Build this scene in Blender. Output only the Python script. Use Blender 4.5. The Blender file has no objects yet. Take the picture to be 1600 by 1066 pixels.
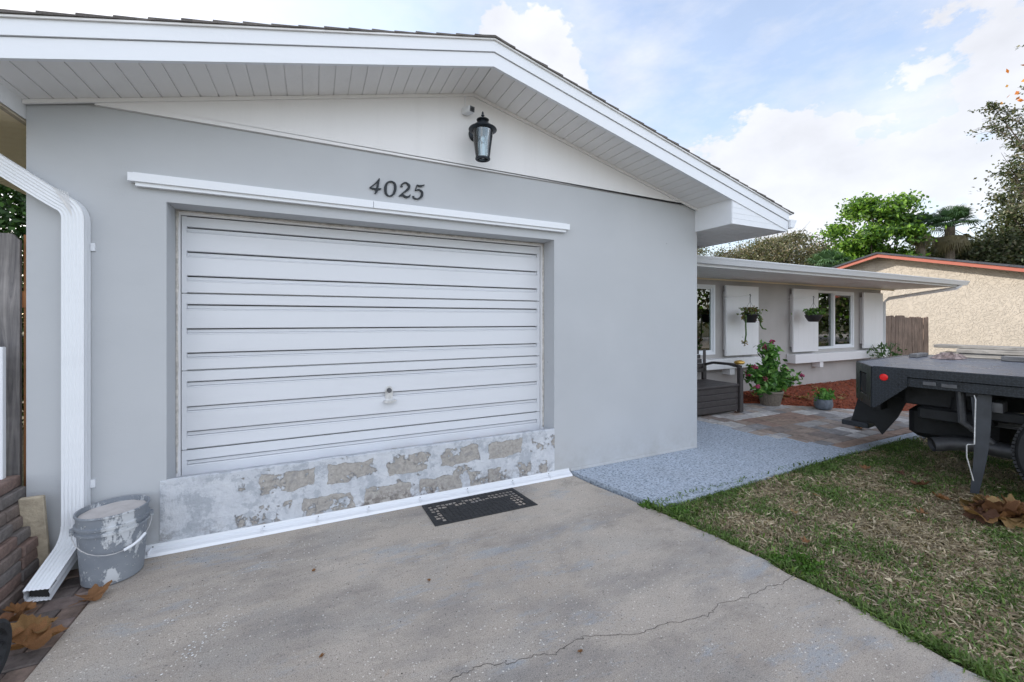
import bpy, bmesh, math, random
import numpy as np
from mathutils import Vector, Matrix, noise
random.seed(7); rng = np.random.default_rng(11)
S = bpy.context.scene; COL = S.collection; PI = math.pi
R = math.radians

# ------------------------------------------------------------------ nodes
class NT:
    def __init__(s, name, disp=False):
        s.m = bpy.data.materials.new(name); s.m.use_nodes = True
        s.t = s.m.node_tree; s.n = s.t.nodes; s.b = s.n['Principled BSDF']; s.out = s.n['Material Output']
        s._c = None
    def new(s, ty, **kw):
        x = s.n.new(ty)
        for k, v in kw.items(): setattr(x, k, v)
        return x
    def link(s, a, b): s.t.links.new(a, b)
    def co(s):
        if s._c is None: s._c = s.new('ShaderNodeTexCoord').outputs['Object']
        return s._c
    def mapped(s, scale=(1,1,1), loc=(0,0,0), rot=(0,0,0)):
        m = s.new('ShaderNodeMapping'); m.inputs['Scale'].default_value = scale
        m.inputs['Location'].default_value = loc; m.inputs['Rotation'].default_value = rot
        s.link(s.co(), m.inputs['Vector']); return m.outputs['Vector']
    def noise(s, scale, detail=6, rough=.55, vec=None, dist=0):
        n = s.new('ShaderNodeTexNoise'); n.inputs['Scale'].default_value = scale
        n.inputs['Detail'].default_value = detail; n.inputs['Roughness'].default_value = rough
        n.inputs['Distortion'].default_value = dist
        s.link(vec or s.co(), n.inputs['Vector']); return n.outputs['Fac']
    def voro(s, scale, feature='F1', vec=None, out='Distance'):
        n = s.new('ShaderNodeTexVoronoi', feature=feature); n.inputs['Scale'].default_value = scale
        s.link(vec or s.co(), n.inputs['Vector']); return n.outputs[out]
    def ramp(s, fac, stops, interp='LINEAR'):
        r = s.new('ShaderNodeValToRGB'); r.color_ramp.interpolation = interp
        el = r.color_ramp.elements
        while len(el) < len(stops): el.new(.5)
        for e, (p, c) in zip(el, stops):
            e.position = p; e.color = (c, c, c, 1) if isinstance(c, (int, float)) else (*c, 1)
        s.link(fac, r.inputs[0]); return r.outputs[0]
    def mix(s, fac, a, b, mode='MIX'):
        m = s.new('ShaderNodeMix', data_type='RGBA', blend_type=mode)
        for sock, v in ((m.inputs[0], fac), (m.inputs[6], a), (m.inputs[7], b)):
            if isinstance(v, (int, float)): sock.default_value = v
            elif isinstance(v, tuple): sock.default_value = (*v, 1)
            else: s.link(v, sock)
        return m.outputs[2]
    def math(s, op, a, b=0, clamp=False):
        m = s.new('ShaderNodeMath', operation=op); m.use_clamp = clamp
        for i, v in enumerate((a, b)):
            if isinstance(v, (int, float)): m.inputs[i].default_value = v
            else: s.link(v, m.inputs[i])
        return m.outputs[0]
    def col(s, v):
        if isinstance(v, tuple): s.b.inputs['Base Color'].default_value = (*v, 1)
        else: s.link(v, s.b.inputs['Base Color'])
    def rough(s, v):
        if isinstance(v, (int, float)): s.b.inputs['Roughness'].default_value = v
        else: s.link(v, s.b.inputs['Roughness'])
    def bump(s, h, dist=.003, strength=1):
        b = s.new('ShaderNodeBump'); b.inputs['Strength'].default_value = strength
        b.inputs['Distance'].default_value = dist
        s.link(h, b.inputs['Height'])
        s.link(b.outputs[0], s.b.inputs['Normal'])
    def attr(s, name='Col'):
        a = s.new('ShaderNodeAttribute', attribute_name=name); return a.outputs['Color']
def plain(name, c, rough=.5, var=.12, scale=6, bump=0, bscale=60, metal=0, spec=None):
    m = NT(name)
    n = m.noise(scale, 8)
    lo = tuple(x*(1-var) for x in c); hi = tuple(min(1, x*(1+var)) for x in c)
    m.col(m.ramp(n, [(.3, lo), (.7, hi)])); m.rough(rough)
    m.b.inputs['Metallic'].default_value = metal
    if spec is not None: m.b.inputs['Specular IOR Level'].default_value = spec
    if bump: m.bump(m.noise(bscale, 6), bump)
    return m.m
M = {}
# painted stucco of the garage front
def stucco():
    m = NT('blue_grey_stucco')
    base = m.ramp(m.noise(1.3, 8, .6), [(.3, (.455,.472,.490)), (.7, (.50,.514,.530))])
    dots = m.ramp(m.voro(2.1), [(.0, 1), (.008, 1), (.012, 0)])
    base = m.mix(dots, base, (.1,.1,.1))
    # small scuffs near the ground
    sc = m.ramp(m.noise(9, 12, .75, m.mapped((1,1,1.8))), [(.66, 0), (.72, 1)])
    base = m.mix(m.math('MULTIPLY', sc, .12), base, (.5,.52,.55))
    pt = m.ramp(m.noise(.9, 4, .5, m.mapped((1,1,1), (6,2,3))), [(.45, 0), (.55, .35)])
    base = m.mix(pt, base, (.475,.487,.498))
    sp = m.new('ShaderNodeSeparateXYZ'); m.link(m.co(), sp.inputs[0]); zr = m.new('ShaderNodeMapRange'); m.link(sp.outputs[2], zr.inputs[0]); zr.inputs[1].default_value = .35; zr.inputs[2].default_value = .0
    base = m.mix(m.math('MULTIPLY', zr.outputs[0], m.ramp(m.noise(6, 12, .75), [(.4, 0), (.65, .45)])), base, (.30,.285,.26))
    m.col(base); m.rough(.8)
    hair = m.ramp(m.noise(1.6, 8, .62, m.mapped((1,1,6))), [(.492, 0), (.5, 1), (.508, 0)])
    h = m.math('ADD', m.math('MULTIPLY', m.noise(16, 8, .6, m.mapped((1,1,1.1))), .5), m.math('MULTIPLY', m.noise(180, 3), .15))
    h = m.math('SUBTRACT', h, m.math('MULTIPLY', hair, .3))
    m.bump(h, .0022, .4); return m.m
M['stucco'] = stucco()
def white_paint(name, c=(.72,.74,.78), dirt=.25, rough=.45, streak=(1,1,.15), bump=.0008):
    m = NT(name)
    d = m.ramp(m.noise(5, 12, .7, m.mapped(streak)), [(.5, 0), (.8, 1)])
    d2 = m.ramp(m.noise(70, 4, .6), [(.66, 0), (.74, 1)])
    cc = m.mix(m.math('MULTIPLY', d, dirt), c, tuple(x*.62 for x in c))
    cc = m.mix(m.math('MULTIPLY', d2, dirt*.5), cc, (.35,.32,.28))
    m.col(cc); m.rough(rough); m.bump(m.noise(40, 8), bump); return m.m
M['trim'] = white_paint('white_aluminium_trim', (.78,.80,.83), .12, .35, (.15,1,1))
M['trimw'] = white_paint('white_painted_wood', (.76,.76,.77), .15, .55)
M['door'] = white_paint('white_door_paint', (.68,.695,.725), .24, .42, (.12,1,1))
M['soffit'] = white_paint('white_vinyl_soffit', (.80,.79,.78), .18, .5)
M['gable'] = white_paint('white_gable_board', (.80,.79,.79), .16, .6, (1,1,.08), .001)
M['creambounce'] = white_paint('cream_sun_bounce_vinyl', (.88,.76,.55), .1, .5)  # warm ground bounce put into the left eave's colour; the frieze is tan itself
M['caulk'] = plain('old_caulk', (.55,.52,.48), .8, .3, 30, .004, 50)
M['dark'] = plain('dark_gap', (.02,.02,.02), .8)
M['black_metal'] = plain('black_painted_metal', (.018,.022,.028), .42, .3, 30, .0006, 120)
M['lantern'] = plain('black_lantern_metal', (.02,.026,.034), .38, .4, 40, .0006, 90, .4)
M['digit'] = plain('dark_numeral_metal', (.022,.026,.03), .5, .3, 60, .0005, 120, .5)
def glassy(name, tint=(.8,.85,.85), boost=.0, rough=0.0):
    m = NT(name); m.n.remove(m.b)
    tr = m.new('ShaderNodeBsdfTransparent'); tr.inputs[0].default_value = (*tint, 1)
    gl = m.new('ShaderNodeBsdfGlossy'); gl.inputs['Roughness'].default_value = rough
    fr = m.new('ShaderNodeFresnel'); fr.inputs[0].default_value = 1.5
    f = m.math('ADD', fr.outputs[0], boost, True)
    mx = m.new('ShaderNodeMixShader'); m.link(f, mx.inputs[0]); m.link(tr.outputs[0], mx.inputs[1]); m.link(gl.outputs[0], mx.inputs[2])
    m.link(mx.outputs[0], m.out.inputs[0]); return m.m
M['pane'] = glassy('window_glass', (.80,.92,.87), .16)
M['lampglass'] = glassy('lantern_glass', (.86,.92,.95), .05)
def blockwork():
    m = NT('peeling_concrete_block')
    sep = m.new('ShaderNodeSeparateXYZ'); m.link(m.co(), sep.inputs[0])
    cmb = m.new('ShaderNodeCombineXYZ'); m.link(sep.outputs[0], cmb.inputs[0]); m.link(sep.outputs[2], cmb.inputs[1])
    wob = m.new('ShaderNodeTexNoise'); wob.inputs['Scale'].default_value = 9; wob.inputs['Detail'].default_value = 8; m.link(cmb.outputs[0], wob.inputs['Vector'])
    mixv = m.new('ShaderNodeVectorMath', operation='MULTIPLY_ADD'); m.link(wob.outputs['Color'], mixv.inputs[0]); mixv.inputs[1].default_value = (.11,.08,0); m.link(cmb.outputs[0], mixv.inputs[2])
    mp = m.new('ShaderNodeMapping'); m.link(mixv.outputs[0], mp.inputs[0]); mp.inputs['Location'].default_value = (.30,-.045,0)
    br = m.new('ShaderNodeTexBrick'); m.link(mp.outputs[0], br.inputs['Vector'])
    br.inputs['Scale'].default_value = 1; br.inputs['Brick Width'].default_value = .40; br.inputs['Row Height'].default_value = .205
    br.inputs['Mortar Size'].default_value = .045; br.inputs['Mortar Smooth'].default_value = .35; br.offset = .38
    mort = m.math('MULTIPLY', br.outputs['Fac'], 1)
    n1 = m.noise(3.1, 10, .72)
    bare = m.math('SUBTRACT', m.math('ADD', m.math('MULTIPLY', n1, 3.4), -1.12), m.math('MULTIPLY', mort, .50))
    left = m.new('ShaderNodeMapRange'); m.link(sep.outputs[0], left.inputs[0]); left.inputs[1].default_value = -.60; left.inputs[2].default_value = -.36
    bare = m.math('MULTIPLY', bare, left.outputs[0])
    mask = m.ramp(bare, [(.445, 0), (.49, 1)])
    fine = m.noise(45, 10, .7)
    tan = m.ramp(fine, [(.3, (.29,.27,.25)), (.55, (.43,.405,.375)), (.75, (.56,.53,.50))])
    tan = m.mix(m.ramp(m.noise(12, 8, .6), [(.55, 0), (.75, .8)]), tan, (.2,.21,.23))
    pnt = m.ramp(m.noise(7, 12, .7), [(.3, (.44,.46,.50)), (.45, (.57,.595,.635)), (.7, (.68,.70,.73))])
    grey = m.ramp(m.noise(7, 12, .75, m.mapped((1,1,1), (3,1,2))), [(.5, 0), (.56, .75)])
    pnt = m.mix(grey, pnt, (.38,.41,.45))
    c = m.mix(mask, pnt, tan)
    mold = m.math('MULTIPLY', m.ramp(m.noise(20, 10, .75), [(.47, 0), (.56, 1)]), m.ramp(m.noise(2.3, 5), [(.42, 0), (.55, .9)]))
    zr = m.new('ShaderNodeMapRange'); m.link(sep.outputs[2], zr.inputs[0]); zr.inputs[1].default_value = .16; zr.inputs[2].default_value = .05
    c = m.mix(m.math('MULTIPLY', mold, zr.outputs[0]), c, (.12,.10,.09))
    m.col(c); m.rough(.9)
    h = m.math('SUBTRACT', m.math('ADD', m.math('MULTIPLY', m.noise(26, 10, .75), .8), m.math('MULTIPLY', m.noise(6, 6, .6), .6)), m.math('MULTIPLY', mask, .45))
    m.bump(h, .016); return m.m
M['block'] = blockwork()
def concrete():
    m = NT('worn_driveway_concrete')
    a = m.ramp(m.noise(.8, 10, .62), [(.3, (.36,.308,.255)), (.5, (.44,.385,.325)), (.72, (.53,.47,.40))])
    st = m.ramp(m.noise(1.5, 8, .65, m.mapped((.6,1.6,1), (4,2,0), (0,0,-.3))), [(.49, 0), (.70, .75)])
    a = m.mix(st, a, (.20,.192,.188))
    st2 = m.ramp(m.noise(3.6, 10, .7, m.mapped((.8,1.2,1), (1,6,0))), [(.52, 0), (.72, .6)])
    a = m.mix(st2, a, (.20,.18,.16))
    w = m.ramp(m.noise(2.3, 8, .6, m.mapped((1,1,1), (7,3,0))), [(.52, 0), (.7, .45)])
    a = m.mix(w, a, (.36,.345,.32))
    bl = m.math('MULTIPLY', m.ramp(m.noise(2.6, 12, .75, m.mapped((.55,1.5,1), (1.7,9,0), (0,0,.5))), [(.53, 0), (.62, .5)]), m.ramp(m.noise(.9, 3, .5, m.mapped((1,1,1), (5.2,1.3,0))), [(.40, 0), (.52, 1)]))
    a = m.mix(bl, a, (.31,.37,.43))
    rs = m.ramp(m.noise(5, 6, .6, m.mapped((1,1,1), (9,9,0))), [(.7, 0), (.76, .4)])
    a = m.mix(rs, a, (.36,.22,.11))
    # exposed shell and sand grains
    v = m.new('ShaderNodeTexVoronoi'); v.inputs['Scale'].default_value = 80; m.link(m.co(), v.inputs['Vector'])
    sep = m.new('ShaderNodeSeparateColor'); m.link(v.outputs['Color'], sep.inputs[0])
    pick = m.ramp(sep.outputs[0], [(.86, 0), (.88, 1)], 'LINEAR')
    rim = m.ramp(v.outputs['Distance'], [(.22, 1), (.34, 0)])
    zone = m.ramp(m.noise(1.4, 5, .6, m.mapped((1,1,1), (2,7,0))), [(.42, .25), (.6, .95)])
    a = m.mix(m.math('MULTIPLY', m.math('MULTIPLY', pick, rim), zone), a, (.78,.74,.67))
    dk = m.ramp(m.noise(85, 6, .75), [(.36, .8), (.44, 0)])
    a = m.mix(dk, a, (.11,.10,.095))
    gr = m.ramp(m.noise(260, 2, .6), [(.35, .72), (.65, 1.25)])
    a = m.mix(1, a, gr, 'MULTIPLY')
    # old white paint drips
    pd = m.ramp(m.noise(24, 3, .5), [(.745, 0), (.76, .8)])
    pz = m.ramp(m.noise(1.1, 3, .5, m.mapped((1,1,1), (3.3,5.1,0))), [(.5, 0), (.6, 1)])
    a = m.mix(m.math('MULTIPLY', pd, pz), a, (.72,.72,.72))
    m.col(a); m.rough(.85)
    h = m.math('ADD', m.math('MULTIPLY', m.noise(120, 5, .65), .5), m.noise(9, 6, .55))
    m.bump(h, .008, .8); return m.m
M['concrete'] = concrete()
def bluewalk():
    m = NT('blue_grey_textured_coating')
    n = m.noise(55, 5, .7)
    c = m.ramp(n, [(.36, (.11,.14,.19)), (.45, (.34,.395,.47)), (.52, (.44,.505,.59)), (.62, (.57,.635,.715))])
    c = m.mix(m.ramp(m.noise(3, 6, .6), [(.4, 0), (.7, .25)]), c, (.40,.43,.47))
    m.col(c); m.rough(.75); m.bump(n, .012); return m.m
M['bluewalk'] = bluewalk()
def attrmat(name, rough=.8, nscale=30, amt=.35, bump=.004, bscale=60, trans=0, spec=.5):
    m = NT(name)
    g = m.ramp(m.noise(nscale, 8, .65), [(.3, 1-amt), (.7, 1+amt*.6)])
    m.col(m.mix(1, m.attr(), g, 'MULTIPLY')); m.rough(rough)
    m.b.inputs['Specular IOR Level'].default_value = spec
    if bump: m.bump(m.noise(bscale, 6, .65), bump)
    if trans:
        t = m.new('ShaderNodeBsdfTranslucent'); m.link(m.mix(1, m.attr(), (1.5,1.7,.8), 'MULTIPLY'), t.inputs[0])
        mx = m.new('ShaderNodeMixShader'); mx.inputs[0].default_value = trans
        m.link(m.b.outputs[0], mx.inputs[1]); m.link(t.outputs[0], mx.inputs[2]); m.link(mx.outputs[0], m.out.inputs[0])
    return m.m
M['paver'] = attrmat('tumbled_paver', .8, 14, .4, .006, 50)
M['brick'] = attrmat('brown_paver_brick', .85, 18, .5, .006, 70)
M['leafy'] = attrmat('leaf_surface', .5, 3, .3, 0, 60, .2, .35)
M['grass'] = attrmat('grass_blade', .6, 3, .25, 0, 60, .2, .25)
M['deadleaf'] = attrmat('dry_leaf', .7, 40, .5, .002, 120, .12, .3)
M['chips'] = attrmat('mulch_chip', .9, 30, .35, 0)
def ground():
    m = NT('thin_lawn_soil')
    c = m.ramp(m.noise(14, 10, .7), [(.3, (.045,.036,.022)), (.5, (.12,.095,.055)), (.7, (.19,.15,.09))])
    g = m.ramp(m.noise(1.2, 6, .6), [(.42, 0), (.6, .8)])
    c = m.mix(g, c, m.ramp(m.noise(60, 5), [(.3, (.02,.035,.008)), (.7, (.08,.12,.03))]))
    m.col(c); m.rough(.95); m.bump(m.noise(50, 8, .7), .02); return m.m
M['ground'] = ground()
M['roadmat'] = plain('sun_bleached_road', (.40,.37,.33), .9, .15, 3, .004, 60)
M['mulch'] = plain('red_mulch_bed', (.26,.065,.03), .95, .5, 40, .02, 60)
def rough_wall(name, c, bs=11, bd=.006):
    m = NT(name)
    m.col(m.ramp(m.noise(2, 9, .65), [(.3, tuple(x*.9 for x in c)), (.7, c)])); m.rough(.9)
    d = m.ramp(m.noise(bs, 5, .62, None, 1.4), [(.44, 0), (.52, 1)])
    m.bump(m.math('ADD', d, m.math('MULTIPLY', m.noise(60, 4), .3)), bd); return m.m
M['nwall'] = rough_wall('tan_knockdown_stucco', (.45,.405,.35))
M['wingwall'] = plain('taupe_grey_stucco', (.43,.41,.395), .85, .06, 3, .004, 60)
M['shingle'] = None
def shingle(name, c):
    m = NT(name)
    g = m.noise(300, 2, .6); b = m.voro(7, 'F1', None, 'Color')
    s = m.new('ShaderNodeSeparateColor'); m.link(b, s.inputs[0])
    cc = m.ramp(g, [(.3, tuple(x*.6 for x in c)), (.7, tuple(x*1.4 for x in c))])
    m.col(m.mix(1, cc, m.ramp(s.outputs[0], [(0, .75), (1, 1.2)]), 'MULTIPLY')); m.rough(.95); m.bump(g, .004); return m.m
M['shingle'] = shingle('grey_asphalt_shingle', (.15,.135,.125))
M['nshingle'] = shingle('dark_asphalt_shingle', (.05,.055,.07))
M['coral'] = plain('coral_painted_fascia', (.33,.09,.06), .6, .08)
M['siding'] = plain('yellow_lap_siding', (.55,.42,.24), .6, .08)
def wood(name, a, b, sc=(1,1,.06)):
    m = NT(name)
    n = m.noise(38, 8, .65, m.mapped(sc), 1.2)
    c = m.ramp(n, [(.3, a), (.65, b)])
    k = m.ramp(m.noise(3, 6, .6), [(.4, .75), (.7, 1.15)])
    m.col(m.mix(1, c, k, 'MULTIPLY')); m.rough(.85); m.bump(n, .003); return m.m
M['fence'] = wood('weathered_grey_picket', (.10,.095,.10), (.30,.28,.27))
M['fence2'] = wood('weathered_brown_picket', (.10,.07,.055), (.32,.235,.19))
M['orange'] = wood('fresh_cedar_board', (.30,.12,.04), (.45,.2,.08))
M['plank'] = wood('grey_lumber', (.11,.11,.11), (.30,.29,.28), (1,.06,1))
M['bark'] = wood('tree_bark', (.045,.035,.028), (.16,.13,.10), (1,1,.3))
M['palmbark'] = wood('palm_bark', (.09,.07,.05), (.26,.21,.16), (1,1,1))
M['resin'] = plain('dark_brown_resin', (.052,.046,.046), .55, .15, 20, .001, 90)
M['basket'] = plain('woven_grey_pot', (.20,.17,.14), .8, .25, 40, .004, 60)
M['bluepot'] = plain('blue_grey_ceramic', (.13,.15,.18), .4, .3, 20, .002, 30)
M['blackpot'] = plain('black_plastic_pot', (.02,.02,.024), .5, .2)
M['soil'] = plain('potting_soil', (.03,.02,.014), .95, .4, 50, .01, 50)
M['wire'] = plain('dark_wire', (.03,.03,.03), .5)
M['steel'] = plain('zinc_plated_steel', (.62,.62,.62), .4, .2, 40, .0005, 90, .55)
def bucket():
    m = NT('paint_smeared_grey_plastic')
    c = m.ramp(m.noise(5, 8, .6), [(.3, (.17,.19,.22)), (.7, (.25,.272,.30))])
    s1 = m.ramp(m.noise(7, 8, .7, m.mapped((1.3,1.3,.7), (2,0,1))), [(.55, 0), (.585, .85)])
    s2 = m.ramp(m.noise(40, 6, .7), [(.62, 0), (.66, .8)])
    s3 = m.ramp(m.noise(2.2, 6, .75, m.mapped((1,1,7), (0,4,0))), [(.60, 0), (.64, .7)])
    for q, cc in ((s3, (.45,.48,.5)), (s1, (.6,.62,.64)), (s2, (.66,.66,.66))): c = m.mix(q, c, cc)
    m.col(c); m.rough(.6); m.bump(m.math('ADD', s1, s2), .002); return m.m
M['bucket'] = bucket()
M['plaster'] = plain('dried_joint_compound', (.52,.49,.47), .9, .12, 12, .006, 40)
M['rubber'] = plain('black_rubber', (.018,.019,.021), .6, .3, 40, .002, 90)
M['tyre'] = plain('tyre_rubber', (.02,.021,.023), .8, .3, 20, .003, 90)
def diamond(name, c=(.022,.026,.032)):
    m = NT(name)
    w = []
    for a, off in ((.785, 0), (-.785, .5)):
        mp = m.mapped((30, 30, 30), (off, off, off), (a if False else 0, 0, 0))
        w.append(mp)
    sep = m.new('ShaderNodeSeparateXYZ'); m.link(m.mapped((22,22,22)), sep.inputs[0])
    u = m.math('ADD', sep.outputs[0], m.math('MULTIPLY', sep.outputs[2], 1)); 
    v = sep.outputs[1]
    def bar(s, t):
        # diagonal tread bars in a checker layout
        p = m.math('ADD', s, t); q = m.math('SUBTRACT', s, t)
        a1 = m.math('ABSOLUTE', m.math('SUBTRACT', m.math('FRACT', p), .5)); b1 = m.math('ABSOLUTE', m.math('SUBTRACT', m.math('FRACT', q), .5))
        x = m.math('MULTIPLY', m.math('LESS_THAN', a1, .14), m.math('LESS_THAN', b1, .36))
        y = m.math('MULTIPLY', m.math('LESS_THAN', m.math('SUBTRACT', .5, a1), .36), m.math('LESS_THAN', m.math('SUBTRACT', .5, b1), .14))
        return m.math('MAXIMUM', x, y)
    h = bar(u, v)
    m.col(m.mix(m.math('MULTIPLY', h, .28), m.mix(m.math('MULTIPLY', m.noise(6, 8, .7), .6), c, tuple(x*2.0 for x in c)), tuple(x*3.6 for x in c)))
    m.rough(m.ramp(m.noise(9, 6), [(.3, .24), (.7, .4)])); m.b.inputs['Metallic'].default_value = .45
    m.bump(h, .006); return m.m
M['diamond'] = diamond('black_diamond_plate')
M['deck'] = diamond('grey_worn_diamond_deck', (.12,.13,.155))
M['underbody'] = plain('dirty_black_underbody', (.012,.013,.015), .7, .4, 12, .003, 40)
M['flap'] = plain('dusty_grey_rubber', (.032,.037,.045), .55, .25, 12, .001, 60)
M['exhaust'] = plain('dull_exhaust_steel', (.12,.122,.13), .5, .3, 12, .001, 60, .5)
M['redlens'] = plain('red_lens', (.75,.01,.012), .25, .05)
M['rag'] = plain('stained_rag', (.30,.23,.21), .9, .7, 22, .004, 60)
M['flower'] = plain('dark_pink_petals', (.30,.03,.09), .6, .5, 60)
M['cattle'] = plain('gold_ornament', (.55,.34,.08), .4, .3, 40, .002, 60, .5)
M['stem'] = plain('green_stem', (.06,.12,.03), .6, .3)
M['crack'] = plain('dark_crack', (.075,.068,.06), .95, .4, 60)
M['tan'] = plain('tan_rough_slab', (.42,.36,.27), .9, .25, 20, .006, 50)
M['chalk'] = plain('white_paint_drips', (.82,.82,.8), .8, .2, 60)

# ------------------------------------------------------------------ meshes
class MB:
    def __init__(s): s.v = []; s.f = []; s.c = []; s.mi = []; s.cur = None; s.m = 0
    def add(s, vs, fs, mi=0):
        o = len(s.v); s.v += [tuple(v) for v in vs]
        for f in fs: s.f.append(tuple(i+o for i in f)); s.c.append(s.cur); s.mi.append(mi)
    def box(s, x0, x1, y0, y1, z0, z1, mi=0, mat=None):
        v = [Vector(p) for p in ((x0,y0,z0),(x1,y0,z0),(x1,y1,z0),(x0,y1,z0),(x0,y0,z1),(x1,y0,z1),(x1,y1,z1),(x0,y1,z1))]
        if mat: v = [mat @ p for p in v]
        s.add(v, [(3,2,1,0),(4,5,6,7),(0,1,5,4),(1,2,6,5),(2,3,7,6),(3,0,4,7)], mi)
    def bbox(s, x0, x1, y0, y1, z0, z1, b=.005, mi=0, mat=None):
        # bevelled box: three nested cross layers
        r = [(x0,y0),(x1,y0),(x1,y1),(x0,y1)]
        def ring(i, z):
            xa, xb, ya, yb = x0+i, x1-i, y0+i, y1-i
            return [(xa+b,ya,z),(xb-b,ya,z),(xb,ya+b,z),(xb,yb-b,z),(xb-b,yb,z),(xa+b,yb,z),(xa,yb-b,z),(xa,ya+b,z)]
        vs = ring(b, z0)+ring(0, z0+b)+ring(0, z1-b)+ring(b, z1)
        if mat: vs = [mat @ Vector(p) for p in vs]
        fs = [tuple(reversed(range(8))), tuple(range(24,32))]
        for k in range(3):
            for i in range(8): j = (i+1) % 8; fs.append((k*8+i, k*8+j, k*8+8+j, k*8+8+i))
        s.add(vs, fs, mi)
    def prism(s, poly, a, b, axis='y', mi=0):
        # poly: list of 2D points; axis y: (x,z); x: (y,z); z: (x,y)
        def P(p, t): return {'y': (p[0], t, p[1]), 'x': (t, p[0], p[1]), 'z': (p[0], p[1], t)}[axis]
        n = len(poly); vs = [P(p, a) for p in poly]+[P(p, b) for p in poly]
        fs = [tuple(range(n)), tuple(range(2*n-1, n-1, -1))]
        for i in range(n): j = (i+1) % n; fs.append((i, i+n, j+n, j))
        s.add(vs, fs, mi)
    def tube(s, pts, rad, seg=8, cap=True, mi=0, prof=None, up=None):
        pts = [Vector(p) for p in pts]; n = len(pts)
        if isinstance(rad, (int, float)): rad = [rad]*n
        vs = []; side = None
        for i, p in enumerate(pts):
            d = (pts[min(i+1, n-1)]-pts[max(i-1, 0)]).normalized()
            if side is None:
                u = Vector(up) if up else (Vector((0,0,1)) if abs(d.z) < .9 else Vector((1,0,0)))
                side = d.cross(u).normalized()
            else: side = (side - d*side.dot(d)).normalized()
            o = d.cross(side)
            if prof:
                for a, b in prof: vs.append(p + side*a*rad[i] + o*b*rad[i])
            else:
                for k in range(seg): t = 2*PI*k/seg; vs.append(p + (side*math.cos(t)+o*math.sin(t))*rad[i])
        if prof: seg = len(prof)
        fs = []
        for i in range(n-1):
            for k in range(seg): k2 = (k+1) % seg; fs.append((i*seg+k, i*seg+k2, i*seg+seg+k2, i*seg+seg+k))
        if cap: fs += [tuple(reversed(range(seg))), tuple(range((n-1)*seg, n*seg))]
        s.add(vs, fs, mi)
    def lathe(s, prof, c=(0,0,0), seg=24, sx=1, sy=1, mi=0, mat=None):
        vs = []
        for r, z in prof:
            for k in range(seg):
                t = 2*PI*k/seg; vs.append(Vector((r*math.cos(t)*sx, r*math.sin(t)*sy, z)))
        if mat: vs = [mat @ v for v in vs]
        vs = [v+Vector(c) for v in vs]; fs = []
        for i in range(len(prof)-1):
            for k in range(seg): k2 = (k+1) % seg; fs.append((i*seg+k, i*seg+k2, i*seg+seg+k2, i*seg+seg+k))
        fs += [tuple(reversed(range(seg))), tuple(range((len(prof)-1)*seg, len(prof)*seg))]
        s.add(vs, fs, mi)
    def build(s, name, mats, parent=None, smooth=False, loc=None):
        me = bpy.data.meshes.new(name); me.from_pydata(s.v, [], s.f)
        if not isinstance(mats, (list, tuple)): mats = [mats]
        for m in mats: me.materials.append(M[m] if isinstance(m, str) else m)
        if len(mats) > 1: me.polygons.foreach_set('material_index', s.mi)
        if any(c is not None for c in s.c):
            at = me.color_attributes.new('Col', 'FLOAT_COLOR', 'CORNER')
            arr = []
            for f, c in zip(s.f, s.c):
                c = c or (.5,.5,.5); arr += [c[0], c[1], c[2], 1]*len(f)
            at.data.foreach_set('color', arr)
        bm = bmesh.new(); bm.from_mesh(me); bmesh.ops.recalc_face_normals(bm, faces=bm.faces); bm.to_mesh(me); bm.free()
        if smooth:
            me.polygons.foreach_set('use_smooth', [True]*len(me.polygons)); me.set_sharp_from_angle(angle=R(35))
        me.update()
        o = bpy.data.objects.new(name, me); COL.objects.link(o)
        if parent: o.parent = parent
        if loc: o.location = loc
        return o
def tag(o, label, cat, group=None, kind=None):
    if label: o['label'] = label
    if cat: o['category'] = cat
    if group: o['group'] = group
    if kind: o['kind'] = kind
    return o
def empty(name, loc=(0,0,0), rz=0, label=None, cat=None, group=None):
    o = bpy.data.objects.new(name, None); COL.objects.link(o); o.location = loc; o.rotation_euler.z = rz
    o.empty_display_size = .1
    return tag(o, label, cat, group)
def struct(o): o['kind'] = 'structure'; return o
def mesh_np(name, V, F, mats, cols=None, parent=None, k=4):
    """V (n,3), F (m,k) arrays, cols (m,3) per face"""
    me = bpy.data.meshes.new(name); me.vertices.add(len(V)); me.vertices.foreach_set('co', V.astype('f').ravel())
    me.loops.add(F.size); me.loops.foreach_set('vertex_index', F.astype('i').ravel())
    me.polygons.add(len(F)); me.polygons.foreach_set('loop_start', np.arange(0, F.size, k, dtype='i'))
    me.update(calc_edges=True)
    me.materials.append(M[mats])
    if cols is not None:
        at = me.color_attributes.new('Col', 'FLOAT_COLOR', 'CORNER')
        c = np.concatenate([cols, np.ones((len(cols), 1))], 1); c = np.repeat(c, k, axis=0)
        at.data.foreach_set('color', c.astype('f').ravel())
    me.validate(); me.update()
    o = bpy.data.objects.new(name, me); COL.objects.link(o)
    if parent: o.parent = parent
    return o
def leaf_quads(C, L, W, updir=.3, droop=None):
    """diamond leaves at centres C with random orientation"""
    n = len(C)
    d = rng.normal(size=(n,3)); d[:,2] += updir
    if droop is not None: d += droop
    d /= np.linalg.norm(d, axis=1)[:,None]
    e = rng.normal(size=(n,3)); e -= d*(e*d).sum(1)[:,None]; e /= np.linalg.norm(e, axis=1)[:,None]
    L = L*rng.uniform(.7,1.3,(n,1)); W = W*rng.uniform(.7,1.3,(n,1))
    a = C-d*L*.5; b = C+e*W*.5+d*L*.05; c = C+d*L*.5; f = C-e*W*.5+d*L*.05
    V = np.stack([a,b,c,f], 1).reshape(-1,3); F = np.arange(4*n).reshape(n,4)
    return V, F
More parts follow.
